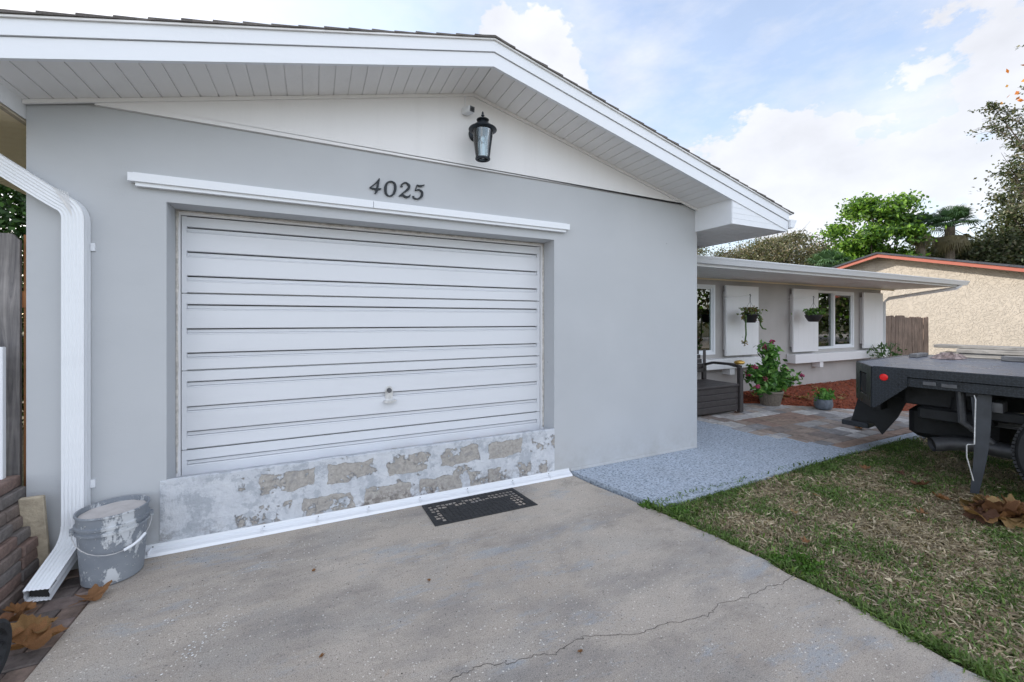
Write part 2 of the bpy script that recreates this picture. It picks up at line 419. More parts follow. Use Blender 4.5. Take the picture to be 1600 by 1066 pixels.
def colmix(n, pal, jit=.18):
    pal = np.array(pal); i = rng.integers(0, len(pal), n)
    return pal[i]*rng.uniform(1-jit, 1+jit, (n,1))

# ================================================================== SETTING
# camera at (0,-3.15,1.385); garage front is the plane y=0; blue walkway, patio and mulch to the right
g = MB(); n = 24
gx = [-200,-60,-20,-8,-3,0,2.0,8,14,20,60,200]; gy = [-200,-60,-20,-8,-4,-.9,1,5,12,40,200]
for i in range(len(gx)-1):
    for j in range(len(gy)-1): g.add([(gx[i],gy[j],-.03),(gx[i+1],gy[j],-.03),(gx[i+1],gy[j+1],-.03),(gx[i],gy[j+1],-.03)], [(0,1,2,3)])
struct(g.build('ground', 'ground'))
rd = MB(); rd.box(-90,90,-17,-9,-.08,-.012); struct(rd.build('road', 'roadmat'))
rd = MB(); rd.box(-90,90,-8.9,-8.02,-.08,.01); struct(rd.build('pavement', 'roadmat'))
# driveway slab with gently uneven edge
d = MB()
right = [(2.08,.0),(2.12,-.3),(2.19,-.6),(2.25,-.9),(2.285,-1.1),(2.32,-1.3),(2.335,-1.5),(2.36,-1.64),(2.345,-1.68),(2.33,-1.76),(2.36,-1.9),(2.37,-2.1),(2.34,-2.3),(2.33,-2.45),(2.36,-2.7),(2.38,-3.2),(2.4,-8)]
rr = []
for (a, b) in zip(right[:-1], right[1:]):
    k = max(1, int(abs(a[1]-b[1])/.05)) if a[1] > -4 else 1
    for q in range(k):
        t = q/k; x = a[0]+(b[0]-a[0])*t; y = a[1]+(b[1]-a[1])*t
        rr.append((x+.012*noise.noise(Vector((y*7,0,3))), y))
rr.append(right[-1])
left = [(-1.0,-8),(-1.0,-.9),(-.99,-.24),(-.985,0.0)]
poly = rr+left
d.prism(poly, -.1, 0, 'z')
drive = d.build('driveway', 'concrete'); struct(drive)
# hairline crack across the driveway, a real sliver lying in the surface
ck = [(2.36,-1.78),(2.24,-1.80),(2.12,-1.786),(1.95,-1.79),(1.77,-1.763),(1.68,-1.79),(1.59,-1.786),(1.45,-1.75),(1.30,-1.743),(1.18,-1.70),(1.06,-1.648),(.98,-1.66),(.913,-1.675),(.82,-1.65),(.7245,-1.637),(.60,-1.60),(.491,-1.609),(.36,-1.66),(.2,-1.64)]
c = MB(); pl = []
for a, b in zip(ck[:-1], ck[1:]):
    for q in range(7):
        t = q/7; pl.append((a[0]+(b[0]-a[0])*t+random.gauss(0,.005), a[1]+(b[1]-a[1])*t+random.gauss(0,.005)))
for i in range(len(pl)-1):
    a, b = Vector(pl[i]), Vector(pl[i+1]); nn = Vector((-(b-a).y, (b-a).x)).normalized()
    w0, w1 = .0008+.0016*abs(noise.noise(Vector((i*.3,0,0)))), .0008+.0016*abs(noise.noise(Vector((i*.3+.3,0,0))))
    c.add([(a.x-nn.x*w0,a.y-nn.y*w0,.0012),(a.x+nn.x*w0,a.y+nn.y*w0,.0012),(b.x+nn.x*w1,b.y+nn.y*w1,.0012),(b.x-nn.x*w1,b.y-nn.y*w1,.0012)], [(0,1,2,3)])
c.build('crack', 'crack', drive)
# white paint drips on the slab
c = MB()
def drip(cx, cy, n, sp, r0, r1, ang=0):
    for i in range(n):
        u, v = random.gauss(0, sp), random.gauss(0, sp*.22)
        x = cx+u*math.cos(ang)-v*math.sin(ang); y = cy+u*math.sin(ang)+v*math.cos(ang); r = random.uniform(r0, r1)
        k = 7; vs = [(x+r*random.uniform(.5,1.2)*math.cos(2*PI*j/k), y+r*random.uniform(.4,1)*math.sin(2*PI*j/k), .0016) for j in range(k)]
        c.add(vs, [tuple(range(k))])
drip(-.42,-.95,55,.10,.002,.006,.9); drip(-.55,-.70,18,.12,.002,.006,.6); drip(-.7,-1.2,14,.08,.002,.005,.6)
drip(-.62,-1.35,22,.09,.002,.004,.25); drip(.1,-1.0,22,.5,.0015,.004,.2); drip(1.3,-1.3,40,.6,.0015,.004,.2); drip(1.0,-2.0,50,.5,.0012,.003,.2)
c.build('paint_drips', 'chalk', drive)
c = MB()
for i in range(520):
    x = random.uniform(-.95,2.2); y = -abs(random.gauss(0,.9))-.07
    if y < -2.6 or x > np.interp(-y,[0,.9,1.64,3.2],[2.0,2.2,2.3,2.3]): continue
    r_ = random.uniform(.0012,.0035); k = 5; a0 = random.uniform(0,6)
    vs = [(x+r_*random.uniform(.6,1.3)*math.cos(a0+2*PI*j/k), y+r_*random.uniform(.6,1.3)*math.sin(a0+2*PI*j/k), .0005) for j in range(k)]+[(x,y,r_*.8)]
    c.add(vs, [(j,(j+1)%k,k) for j in range(k)])
o = c.build('grit', 'soil'); tag(o, 'dark grit and crumbs scattered over the driveway slab', 'grit', kind='stuff')
# blue-grey coated walkway
w = MB(); w.prism([(2.10,.0),(2.17,-.3),(2.24,-.6),(2.30,-.88),(5.0,-.80),(7.4,-.80),(7.4,-.72),(5.12,-.70),(4.72,.8),(4.72,1.9),(3.70,1.9),(3.70,0.0)], -.08, .022, 'z')
struct(w.build('walkway', 'bluewalk'))
# patio of tumbled pavers
p = MB(); y = -.70; pal = [(.36,.34,.325),(.43,.415,.41),(.29,.28,.28),(.33,.26,.215),(.39,.325,.28),(.50,.485,.47),(.27,.225,.20)]
rowi = 0
while y < 1.74:
    h = random.choice([.15,.2,.2,.24]) if rowi else .13
    x = 4.6+random.uniform(0,.2)
    while x < 9.0:
        wd = random.choice([.15,.2,.27,.3]) if rowi else .22
        if x+wd > 4.72+(-y*.27 if y < 0.6 else 0)-.02:
            x0 = max(x, 4.73+(max(-y, -.0)*.5 if y < 0 else 0)); 
            col = random.choice(pal) if rowi else (.36,.255,.20)
            if 5.2 < x < 6.3 and .15 < y < .6: col = random.choice([(.29,.2,.16),(.31,.23,.18)])
            k = random.uniform(.85,1.15); p.cur = tuple(q*k for q in col)
            dz = random.uniform(-.002,.003)
            if x+wd-x0 > .04: p.bbox(x0+.004, x+wd-.004, y+.004, y+h-.004, -.03, .026+dz, .006)
        x += wd
    y += h; rowi += 1
struct(p.build('patio', 'paver'))
pj = MB(); pj.box(4.74, 9.0, -.695, 1.74, -.05, .016); struct(pj.build('patio_joint_sand', 'soil'))
# brick paver strip left of the driveway
p = MB(); y = -3.2; pal = [(.17,.13,.115),(.20,.155,.135),(.145,.12,.11),(.22,.16,.13)]; r_ = 0
while y < .35:
    x = -2.6 + (.1 if r_ % 2 else 0)
    while x < -1.0:
        k = random.uniform(.8,1.2); p.cur = tuple(q*k for q in random.choice(pal)); dz = random.uniform(-.003,.002)
        p.bbox(x+.002, min(x+.2, -1.004)-.002, y+.002, y+.098, -.06, -.008+dz, .005); x += .2
    y += .1; r_ += 1
struct(p.build('paver_strip', 'brick'))
# mulch bed
bed_edge = [(5.9,1.74),(6.15,1.42),(6.5,1.25),(6.95,.8),(7.35,.35),(7.75,0),(8.3,-.3),(9,-.45),(12,-.6)]
V = []; F = []; nx, ny = 90, 34
def edge_y(x):
    for a, b in zip(bed_edge[:-1], bed_edge[1:]):
        if a[0] <= x <= b[0]: return a[1]+(b[1]-a[1])*(x-a[0])/(b[0]-a[0])
    return 1.74 if x < 5.9 else -.6
for i in range(nx+1):
    x = 5.9+(12-5.9)*i/nx
    for j in range(ny+1):
        t = j/ny; y = edge_y(x)*(1-t)+1.75*t
        z = .03+.075*math.sin(min(1, t*2.2)*PI/2)+.02*noise.noise(Vector((x*6,y*6,0)))
        V.append((x,y,z if t > 0 else .0))
for i in range(nx):
    for j in range(ny): a = i*(ny+1)+j; F.append((a,a+ny+1,a+ny+2,a+1))
mb = MB(); mb.add(V, F); bed = struct(mb.build('mulch_bed', 'mulch', smooth=True))
n = 9000; xs = rng.uniform(5.95, 12, n); ys = np.array([edge_y(x) for x in xs]); t = rng.uniform(0,1,n)
yy = ys*(1-t)+1.74*t; zz = .036+.075*np.sin(np.minimum(1,t*2.2)*PI/2)+.006
C = np.stack([xs,yy,zz],1); V, F = leaf_quads(C, .06, .016, 0); V = V.reshape(-1,4,3)
V[:,:,2] = C[:,None,2]+(V[:,:,2]-C[:,None,2])*.35; V = V.reshape(-1,3)
o = mesh_np('mulch_chips', V, F, 'chips', colmix(n, [(.36,.075,.03),(.26,.055,.025),(.44,.13,.055),(.15,.055,.03)], .3))
tag(o, 'red shredded bark mulch spread over the bed by the window wall', 'mulch', kind='stuff')

# ------------------------------------------------------------------ lawn
def lawn(n, x0, x1, y0, y1, L, keep, name, W=.0035):
    x = rng.uniform(x0, x1, n); y = rng.uniform(y0, y1, n)
    ex = np.interp(-y, [0,.3,.6,.9,1.3,1.64,1.9,2.3,3.2,8], [2.08,2.12,2.19,2.25,2.32,2.36,2.36,2.34,2.38,2.4])
    ok = (x > ex+.004+.012*np.sin(y*23)*np.sin(y*7)) & (y < -.795-.004*np.sin(x*9)); x, y = x[ok], y[ok]
    nz = np.array([noise.noise(Vector((a*1.9,b*1.9,0)))+.5*noise.noise(Vector((a*5.5,b*5.5,4))) for a, b in zip(x, y)])
    edge = np.exp(-(x-np.interp(-y, [0,.9,1.64,3.2,8], [2.08,2.25,2.36,2.38,2.4]))/.12)+np.exp(-(-.80-y)/.16)
    green = nz*.85+edge*.75+rng.normal(0,.34,len(x)) > .38
    dens = rng.uniform(0,1,len(x)) < np.clip(.85+nz*.7+edge*.4, .25, 1); x, y, green, edge = x[dens], y[dens], green[dens], edge[dens]
    m = len(x); ang = rng.uniform(0, 2*PI, m); lean = np.where(green, rng.uniform(.3,1.25,m), rng.uniform(1.0,1.55,m))
    l = L*rng.uniform(.5,1.3,m)*np.where(green, 1, 1.1)*(1+.9*np.clip(edge,0,1)**2); w = W*rng.uniform(.6,1.3,m)
    dx, dy = np.cos(ang)*np.sin(lean), np.sin(ang)*np.sin(lean); dz = np.cos(lean)
    b = np.stack([x,y,np.full(m,-.03)+rng.uniform(0,.012,m)],1); px = np.stack([-np.sin(ang),np.cos(ang),rng.normal(0,.5,m)],1)*w[:,None]
    mid = b+np.stack([dx*.45,dy*.45,dz*.7],1)*l[:,None]; tip = b+np.stack([dx*1.05,dy*1.05,np.maximum(dz*.8,.06)],1)*l[:,None]
    V = np.stack([b-px,b+px,mid+px*.8,mid-px*.8,tip+px*.15,tip-px*.15],1).reshape(-1,3)
    I = np.arange(m)[:,None]*6; F = np.concatenate([I+np.array([[0,1,2,3]]), I+np.array([[3,2,4,5]])],0)
    cg = colmix(m, [(.12,.20,.05),(.085,.145,.035),(.16,.24,.06),(.13,.17,.06)], .25); cd = colmix(m, [(.46,.375,.25),(.36,.28,.18),(.58,.49,.35),(.22,.165,.11),(.30,.25,.16)], .25)
    cc = np.where(green[:,None], cg, cd); cc = np.concatenate([cc,cc],0)
    o = mesh_np(name, V, F, 'grass', cc)
    return o
tag(lawn(230000, 2.2, 6.2, -3.0, -.78, .036, 0, 'lawn_grass'), 'patchy half dry grass beside the driveway and under the truck', 'grass', kind='stuff')
tag(lawn(60000, 2.2, 14, -7, -.78, .05, 0, 'far_grass', .006), 'thin patchy lawn grass stretching away past the truck', 'grass', kind='stuff')
# weeds along the slab edge
def tuft(x, y, n, r, hgt, label):
    C = np.stack([x+r*np.clip(rng.normal(0,1,n),-1.5,1.5), y+r*np.clip(rng.normal(0,1,n),-1.5,1.5), np.abs(rng.normal(.012,hgt,n))-.01],1)
    V, F = leaf_quads(C, .022, .011, .8)
    o = mesh_np('weed', V, F, 'grass', colmix(n, [(.08,.17,.03),(.12,.23,.04),(.06,.12,.02)], .2)); tag(o, label, 'weed', 'weeds along the concrete edges')
tuft(2.42,-1.66,180,.03,.014,'small round weed at the lawn edge just past the crack end')
tuft(2.52,-1.75,300,.045,.016,'broad leafy weed clump in the lawn beyond the crack')
tuft(2.46,-1.80,130,.022,.012,'weed sprig between the leafy clump and the concrete')
tuft(2.24,-.80,260,.03,.014,'green weed tuft in the joint at the walkway corner')
tuft(2.36,-.96,300,.04,.016,'weed patch at the tip of the lawn by the walkway corner')

# ================================================================== HOUSE
XL, XR, XM = -1.40, 3.71, 1.155; ZS = 2.60; SL = .249; E = .43
H = empty('house', (0,0,0), 0, 'single storey grey house with white garage door, gable front and recessed window wing', 'house')
def rz(x, top=False): return (3.385 if top else 3.20)-SL*abs(x-XM)
OX0, OX1, OZ = -.80, 1.924, 2.098
w = MB()
w.box(XL, OX0, 0, .2, -.08, ZS); w.box(OX1, XR, 0, .2, -.08, ZS); w.box(OX0, OX1, 0, .2, OZ, ZS)
w.box(XL, XL+.2, .2, 8, -.08, 2.6); w.box(XR-.2, XR, .2, 8, -.08, 2.6)
w.build('wall', 'stucco', H)
# block infill below the door
b = MB(); bx = []
nb = 60
V = []; F = []
for i in range(nb+1):
    x = OX0-.03+(OX1-OX0+.03)*i/nb
    zt = .418+.006*noise.noise(Vector((x*5,0,0))); yy = -.006+.002*noise.noise(Vector((x*9,3,0)))
    V += [(x,yy,-.08),(x,yy,zt),(x,yy+.012,zt+.006),(x,.215,.372+.004*noise.noise(Vector((x*7,1,0)))),(x,.215,-.08)]
for i in range(nb):
    for k in range(4): a = i*5+k; F.append((a,a+5,a+6,a+1))
F.append((0,1,2,3,4)); F.append(tuple(nb*5+k for k in (4,3,2,1,0)))
b.add(V, F); b.build('block_infill', 'block', H)
# gable board
q = MB(); x0, x1 = XL+.02, XR-.02
q.prism([(-1.12, ZS+.006),(3.62, ZS+.006),(3.60, rz(3.60)-.0),(XM, rz(XM)-.0),(-1.10, rz(-1.10)-.0)], -.018, .1, 'y')
q.build('gable_board', 'gable', H)
q = MB(); q.prism([(-1.24,2.6015),(3.55,2.6015),(XM,rz(XM))], .002, .18, 'y'); q.build('gable_wall', 'stucco', H)
q = MB(); q.prism([(-1.24,2.601),(3.55,2.601),(XM,rz(XM))], 7.8, 8, 'y'); q.box(XL,XR,7.8,8,-.08,2.6); q.build('rear_wall', 'stucco', H)
# soffit planks (each a groove apart) following the rake
sx0, sx1 = -2.22, 3.69
def rake_soffit(xa, xb, name):
    s = MB(); pitch = .0935; k = int(abs(xb-xa)/pitch); sg = 1 if xb > xa else -1
    for i in range(k+1):
        a = xa+sg*i*pitch; e = a+sg*(pitch-.007)
        if (e-xb)*sg > 0: e = xb
        if abs(e-a) < .01: continue
        a_, e_ = sorted((a, e)); z0, z1 = rz(a_), rz(e_)
        s.prism([(a_,z0),(e_,z1),(e_,z1+.012),(a_,z0+.012)], -E+.005, -.02, 'y')
        # reveal lip
        c2 = e; s.prism([tuple(p) for p in ((c2, rz(c2)+.006),(c2+sg*.007, rz(c2)+.006),(c2+sg*.007, rz(c2)+.014),(c2, rz(c2)+.014))], -E+.005, -.02, 'y')
    s.build(name, 'soffit', H)
rake_soffit(XM, sx1, 'soffit'); rake_soffit(XM-.007, sx0, 'soffit')
s = MB()  # J-channel against the wall
for a, e in ((-1.4, XM), (XM, 3.69)):
    s.prism([(a,rz(a)-.022),(e,rz(e)-.022),(e,rz(e)-.001),(a,rz(a)-.001)], -.034, -.019, 'y')
s.build('soffit_channel', 'soffit', H)
# fascia : lower board, upper step, drip edge
def rake_band(lo, hi, y0, y1, name, mat, xa=-2.26, xb=4.56):
    f = MB(); f.prism([(xa,rz(xa)+lo),(XM,rz(XM)+lo),(XM,rz(XM)+hi),(xa,rz(xa)+hi)], y0, y1, 'y')
    f.prism([(XM,rz(XM)+lo),(xb,rz(xb)+lo),(xb,rz(xb)+hi),(XM,rz(XM)+hi)], y0, y1, 'y')
    f.build(name, mat, H)
rake_band(-.012, .085, -E-.012, -E+.012, 'fascia', 'trim')
rake_band(.089, .165, -E-.022, -E+.012, 'fascia', 'trim')
rake_band(.166, .176, -E-.034, -E+.02, 'drip_edge', 'soffit', -2.28, 4.6)
# left and right boxed eave returns
q = MB()
q.prism([(3.69,2.33),(4.555,2.33),(4.555,rz(4.555)+.0),(3.69,rz(3.69)-.012)], -E-.004, -E+.006, 'y')
for k in range(4):  # thin lap lines
    z = 2.385+k*.052
    xe = min(4.5, XM+(3.2-z)/SL-.03)
    if xe > 3.72: q.prism([(3.70,z),(xe,z),(xe,z+.002),(3.70,z+.002)], -E-.006, -E-.003, 'y')
q.box(3.682,3.69,-E+.0,-.0,2.33,2.59)
q.build('eave_return', 'trim', H)
q = MB()
k = 0; y = -E+.007
while y < 2.7:
    q.box(3.695 if y < 0 else 3.715, 4.54, y, min(y+.088, 2.7), 2.332, 2.345); y += .0935
q.box(3.715,4.55,-E+.01,2.7,2.340,2.35)
q.build('eave_soffit', 'soffit', H)
q = MB(); q.box(-1.415,-1.402,-E,7.9,2.47,2.585); q.build('eave_return', 'trimw', H)
q = MB(); y = -E+.01
while y < 7.9: q.box(-2.22,-1.41,y,y+.088,2.458,2.47); y += .0935
q.box(-2.22,-1.41,-E+.005,7.9,2.466,2.474); q.build('eave_soffit', 'creambounce', H)
q = MB(); q.box(-2.25,-1.412,-.46,-.434,2.45,2.475); q.box(-1.424,-1.40,-.46,7.9,2.45,2.461); q.build('eave_trim', 'tan', H)
# gutter at the right eave
gp = [(0,0),(0,-.085),(.06,-.085),(.085,-.04),(.105,-.01),(.105,0),(.098,0),(.098,-.01),(.055,-.078),(.006,-.078),(.006,0)]
q = MB(); q.prism([(4.565+a, 2.455+b) for a, b in gp], -E-.03, 3.0, 'y')
q.prism([(4.565+a, 2.455+b) for a, b in [(0,0),(0,-.085),(.06,-.085),(.085,-.04),(.105,-.01),(.105,0)]], -E-.034, -E-.03, 'y')
q.build('gutter', 'trim', H)
q = MB(); q.prism([(-2.27-a, 2.60+b) for a, b in gp], -E-.03, 8, 'y'); q.build('gutter', 'trim', H)
q = MB(); q.box(4.548,4.562,-E+.012,3.0,2.33,2.50); q.build('eave_fascia', 'trim', H)
# shingled roof
s = MB()
def shingles(sg):
    pitch = .135; L = 3.45 if sg > 0 else 3.45; k = int(L/pitch)
    for i in range(k+1):
        a = XM+sg*i*pitch; e = XM+sg*min((i+1)*pitch+.02, L+.01)
        za = 3.20-SL*(i*pitch)+.176; ze = 3.20-SL*(abs(e-XM))+.176
        y0 = -E-.036-.008*random.random(); 
        s.prism([(a,za+.002),(e,ze+.002),(e,ze+.015+.006*random.random()),(a,za+.008)], y0, 8.1, 'y')
shingles(1); shingles(-1)
s.prism([(XM-.15,3.376-.02),(XM,3.396),(XM+.15,3.376-.02),(XM,3.376)], -E-.038, 8.1, 'y')
s.build('roof', 'shingle', H)
s = MB(); s.prism([(-2.2,rz(-2.2)+.15),(XM,rz(XM)+.15),(4.54,rz(4.54)+.15),(4.54,rz(4.54)+.17),(XM,rz(XM)+.17),(-2.2,rz(-2.2)+.17)], -E+.02, 8, 'y'); s.build('roof_deck', 'plank', H)

# garage door : four sections with pressed grooves
DX0, DX1, DY = -.775, 1.895, .212
GD = empty('garage_door', (0,0,0)); GD.parent = H; GD['label'] = 'white ribbed sectional garage door'
def section(zb, zt):
    s = MB(); hgt = zt-zb; prof = []  # (y,z) from top
    prof = [(.006, zt-.003), (0, zt-.006)]
    for fr in (.17, .485, .80):
        z1 = zt-fr*hgt+.016; z0 = z1-.034
        prof += [(0, z1+.004), (.004, z1), (.050, z1), (.050, z1-.0065), (.019, z1-.008), (.019, z0+.006), (.030, z0+.005), (.030, z0+.002), (.001, z0), ]
    prof += [(0, zb+.008), (.006, zb+.005)]
    y = DY
    xa, xb = DX0+.026, DX1-.026
    V = [];F = []
    for (py, pz) in prof: V += [(xa, y+py, pz), (xb, y+py, pz)]
    for i in range(len(prof)-1): F.append((2*i, 2*i+1, 2*i+3, 2*i+2))
    s.add(V, F)
    # stiles and groove end caps
    s.box(DX0, xa, y-.0015, y+.03, zb+.003, zt-.002); s.box(xb, DX1, y-.0015, y+.03, zb+.003, zt-.002)
    # shiplap lips
    s.box(DX0+.001, DX1-.001, y+.03, y+.043, zb-.006, zb+.01)
    for fr in (.17,.485,.80):  # soft raised bead on the top edge of every rib
        z0 = zt-fr*hgt-.016
        s.prism([(y-.002,z0-.006),(y+.004,z0+.001),(y+.004,z0-.008)], xa+.001, xb-.001, 'x')
    s.build('door_section', 'door', GD)
zz = [2.068,1.561,1.054,.536,.03]
for a, b_ in zip(zz[:-1], zz[1:]): section(b_, a)
q = MB(); q.box(DX0-.02, DX1+.02, DY+.045, DY+.055, .3, 2.07); q.build('door_backing', 'dark', GD)
q = MB()
q.box(OX0, DX0-.004, .19, .225, .37, OZ); q.box(DX1+.004, OX1, .19, .225, .37, OZ); q.box(DX0-.004, DX1+.004, .19, .225, 2.070, OZ)
q.build('door_jamb', 'trimw', GD)
q = MB()
for (a, bb) in (((OX0+.006,.186,.40),(OX0+.006,.186,OZ-.008)), ((OX1-.006,.186,.40),(OX1-.006,.186,OZ-.008)), ((OX0,.186,OZ-.008),(OX1,.186,OZ-.008))):
    a, bb = Vector(a), Vector(bb); k = 60; pts = []; rad = []
    for i in range(k+1): pts.append(a.lerp(bb, i/k)); rad.append(.007+.005*noise.noise(Vector((i*.35,a.x,a.z))))
    q.tube(pts, rad, 6)
q.build('caulk_bead', 'caulk', GD, True)
# handle
HD = empty('handle', (.535,DY-.001,.808)); HD.parent = GD; HD.scale = (1.25,1.25,1.25)
q = MB(); q.prism([(-.022,-.045),(.022,-.045),(.024,.02),(.016,.042),(0,.05),(-.016,.042),(-.024,.02)], -.005, .0, 'y'); q.build('handle_plate', 'steel', HD, True)
q = MB(); mt = Matrix.Rotation(PI/2, 4, 'X'); q.lathe([(.0145,.0),(.0145,.018),(.012,.022),(.001,.022)], (0,-.004,.022), 18, mat=mt); q.box(-.008,.008,-.029,-.027,.0205,.0235); q.build('lock_cylinder', 'exhaust', HD, True)
q = MB(); q.prism([(-.036,-.048),(-.01,-.056),(.01,-.056),(.04,-.044),(.036,-.036),(.01,-.04),(-.01,-.04),(-.032,-.040)], -.034, -.005, 'y'); q.build('lever', 'steel', HD, True)
# screen-track pelmet
PX0, PX1 = -.965, 2.055
q = MB(); q.box(PX0, .385, -.052, 0, 2.190, 2.238); q.box(.388, PX1, -.052, 0, 2.190, 2.238)
q.box(PX0+.02, PX1-.02, -.040, 0, 2.238, 2.244)
q.box(PX0+.03, PX1-.03, -.036, 0, 2.168, 2.190)
q.build('door_track_cover', 'trim', H)
# white flashing at the foot of the wall
q = MB(); fp = [(-.001,.052),(-.010,.052),(-.012,.034),(-.030,.026),(-.058,.018),(-.066,.002),(-.001,.002)]
q.prism([(a, b_) for a, b_ in fp], -.93, 2.075, 'x')
q.prism([(-.034,.0275),(-.040,.0262),(-.038,.0295)], -.929, 2.074, 'x'); q.prism([(-.0125,.040),(-.015,.0385),(-.0125,.037)], -.929, 2.074, 'x')
for x in (-.87,-.3,.02,.35,.72,1.1,1.5,1.85): q.box(x-.002,x+.002,-.0665,-.012,.014,.036); q.box(x+.006,x+.012,-.014,-.011,.036,.042,1)
q.build('base_flashing', ['trim','dark'], H)
q = MB(); q.prism([(-.001,.05),(-.008,.05),(-.012,.024),(-.001,.024)], 2.09, 3.70, 'x'); q.build('wall_paint_line', 'stucco', H)

# downspout on the left
rect = []
def ds_profile():
    # 0.10 x 0.075 rectangle with fluted faces (unit = metres)
    pr = []; hw, hd = .046, .038
    def side(p, q, nx_, ny_, flutes):
        for i in range(flutes*2):
            t = i/(flutes*2); k = .0035 if i % 2 else 0
            pr.append((p[0]+(q[0]-p[0])*t+nx_*k, p[1]+(q[1]-p[1])*t+ny_*k))
    side((-hw,-hd),(hw,-hd),0,1,6); side((hw,-hd),(hw,hd),-1,0,2); side((hw,hd),(-hw,hd),0,-1,6); side((-hw,hd),(-hw,-hd),1,0,2)
    return pr
DS = empty('downspout', (0,0,0)); DS.parent = H; DS['label'] = 'white fluted downspout beside the garage door'
cx, cy = -1.185, -.042
pts = [(-2.29,cy,2.80),(-1.50,cy,2.215),(-1.30,cy,2.07)]
for k in range(7):
    a = k/6; ang = R(36.5)+a*R(53.5)
    pts.append((-1.235+.05*math.sin((ang-R(36.5))*1.68), cy, 2.025-.055*(1-math.cos((ang-R(36.5))*1.68))-.03*a))
pts += [(cx,cy,1.90),(cx,cy,.40),(cx,cy,.26)]
q = MB(); q.tube(pts, 1, prof=ds_profile(), up=(0,1,0)); q.build('pipe', 'trim', DS)
pts = [(cx,cy-.001,.27)]
for k in range(8):
    a = R(68)*k/7; pts.append((cx-.002*k, cy-.001-.13*(1-math.cos(a)), .25-.13*math.sin(a)))
pts.append((cx-.03, -.335, .045))
q = MB(); q.tube(pts, 1.03, prof=ds_profile(), up=(0,1,0), cap=False); q.build('elbow', 'trim', DS)
q = MB(); q.tube([(cx-.026,-.318,.052),(cx-.022,-.28,.066)], .84, prof=ds_profile(), up=(0,1,0)); q.build('mouth', 'dark', DS)
for z in (1.80, .46):
    q = MB(); q.box(cx+.047,cx+.066,-.012,-.0,z-.022,z+.022); q.build('strap', 'trim', DS)
q = MB()
for k in range(9):  # crimps in the upper elbow
    a = k/8; q.tube([(-1.262+.058*a, cy-.041, 2.10-.02*a),(-1.215+.028*a,cy-.0415,2.015-.06*a)], .0012, 4)
q.build('elbow_crimps', 'soffit', DS)

# ------------------------------------------------------------------ window wing
WY = 1.75; WX1 = 11.70
w = MB()
def wallpiece(x0, x1, z0, z1): w.box(x0, x1, WY, WY+.18, z0, z1)
W1 = (4.85, 6.20, .80, 1.99); W2 = (9.07, 10.56, .80, 1.99)
wallpiece(3.71, W1[0], -.08, 2.12); wallpiece(W1[1], W2[0], -.08, 2.12); wallpiece(W2[1], WX1, -.08, 2.12)
for W_ in (W1, W2): wallpiece(W_[0], W_[1], -.08, W_[2]); wallpiece(W_[0], W_[1], W_[3], 2.12)
w.box(WX1-.18, WX1, WY+.18, 8, -.08, 2.3)
w.build('wing_wall', 'wingwall', H)
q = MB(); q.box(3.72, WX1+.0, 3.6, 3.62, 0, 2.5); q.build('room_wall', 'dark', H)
q = MB()
for i in range(33): q.box(3.715+i*.26, 3.715+i*.26+.255, .66, WY+.02, 2.098, 2.108)
q.box(3.715, 12.3, .66, WY+.0, 2.104, 2.112)
q.build('wing_soffit', 'soffit', H)
q = MB(); q.box(3.715, 12.3, WY-.012, WY-.0005, 2.072, 2.097); q.build('frieze', 'creambounce', H)
q = MB(); q.box(3.715, 12.30, .64, .658, 2.085, 2.20); q.build('wing_fascia', 'trimw', H)
q = MB(); q.prism([(.638-a, 2.205+b) for a, b in gp], 3.72, 12.42, 'x'); q.build('wing_gutter', 'trim', H)
q = MB(); q.prism([(.60,2.215),(6.0,2.215+.14*5.4),(9.5,2.3),(9.5,2.2),(.66,2.18)], 3.72, 12.35, 'x'); q.build('wing_roof', 'shingle', H)
# wing downpipe
q = MB(); q.tube([(12.2,.60,2.13),(12.16,.66,2.06),(11.85,1.35,1.93),(11.76,1.62,1.88),(11.735,1.70,1.80),(11.735,1.705,.1)], .038, 4, up=(1,0,0)); q.build('downspout', 'trim', H)
def window(W_, blinds):
    x0,x1,z0,z1 = W_
    wd = empty('window', (0,0,0)); wd.parent = H
    q = MB(); t = .045
    y0, y1 = WY-.012, WY+.09
    q.box(x0,x1,y0,y1,z1-t,z1); q.box(x0,x1,y0,y1,z0,z0+t); q.box(x0,x0+t,y0,y1,z0+t,z1-t); q.box(x1-t,x1,y0,y1,z0+t,z1-t)
    xm = (x0+x1)/2; q.box(xm-.022,xm+.022,y0+.01,y1-.01,z0+t,z1-t)
    # sash of the right pane
    u = .03; q.box(xm+.022,x1-t,y0+.02,y0+.05,z1-t-u,z1-t); q.box(xm+.022,x1-t,y0+.02,y0+.05,z0+t,z0+t+u); q.box(x1-t-u,x1-t,y0+.02,y0+.05,z0+t+u,z1-t-u); q.box(xm+.022,xm+.022+u,y0+.02,y0+.05,z0+t+u,z1-t-u)
    q.build('window_frame', 'trim', wd)
    q = MB(); q.box(x0+t+.002,xm-.024,WY+.045,WY+.049,z0+t+.002,z1-t-.002); q.build('pane', 'pane', wd)
    q = MB(); q.box(xm+.054,x1-t-.032,WY+.025,WY+.029,z0+t+u+.002,z1-t-u-.002); q.build('pane', 'pane', wd)
    if blinds:
        q = MB(); z = z0+.06
        while z < z1-.06:
            q.add([(x0+.05,WY+.065,z),(x1-.05,WY+.065,z),(x1-.05,WY+.078,z+.021),(x0+.05,WY+.078,z+.021)], [(0,1,2,3)]); z += .028
        q.build('blind', 'trim', wd)
window(W1, True); window(W2, False)
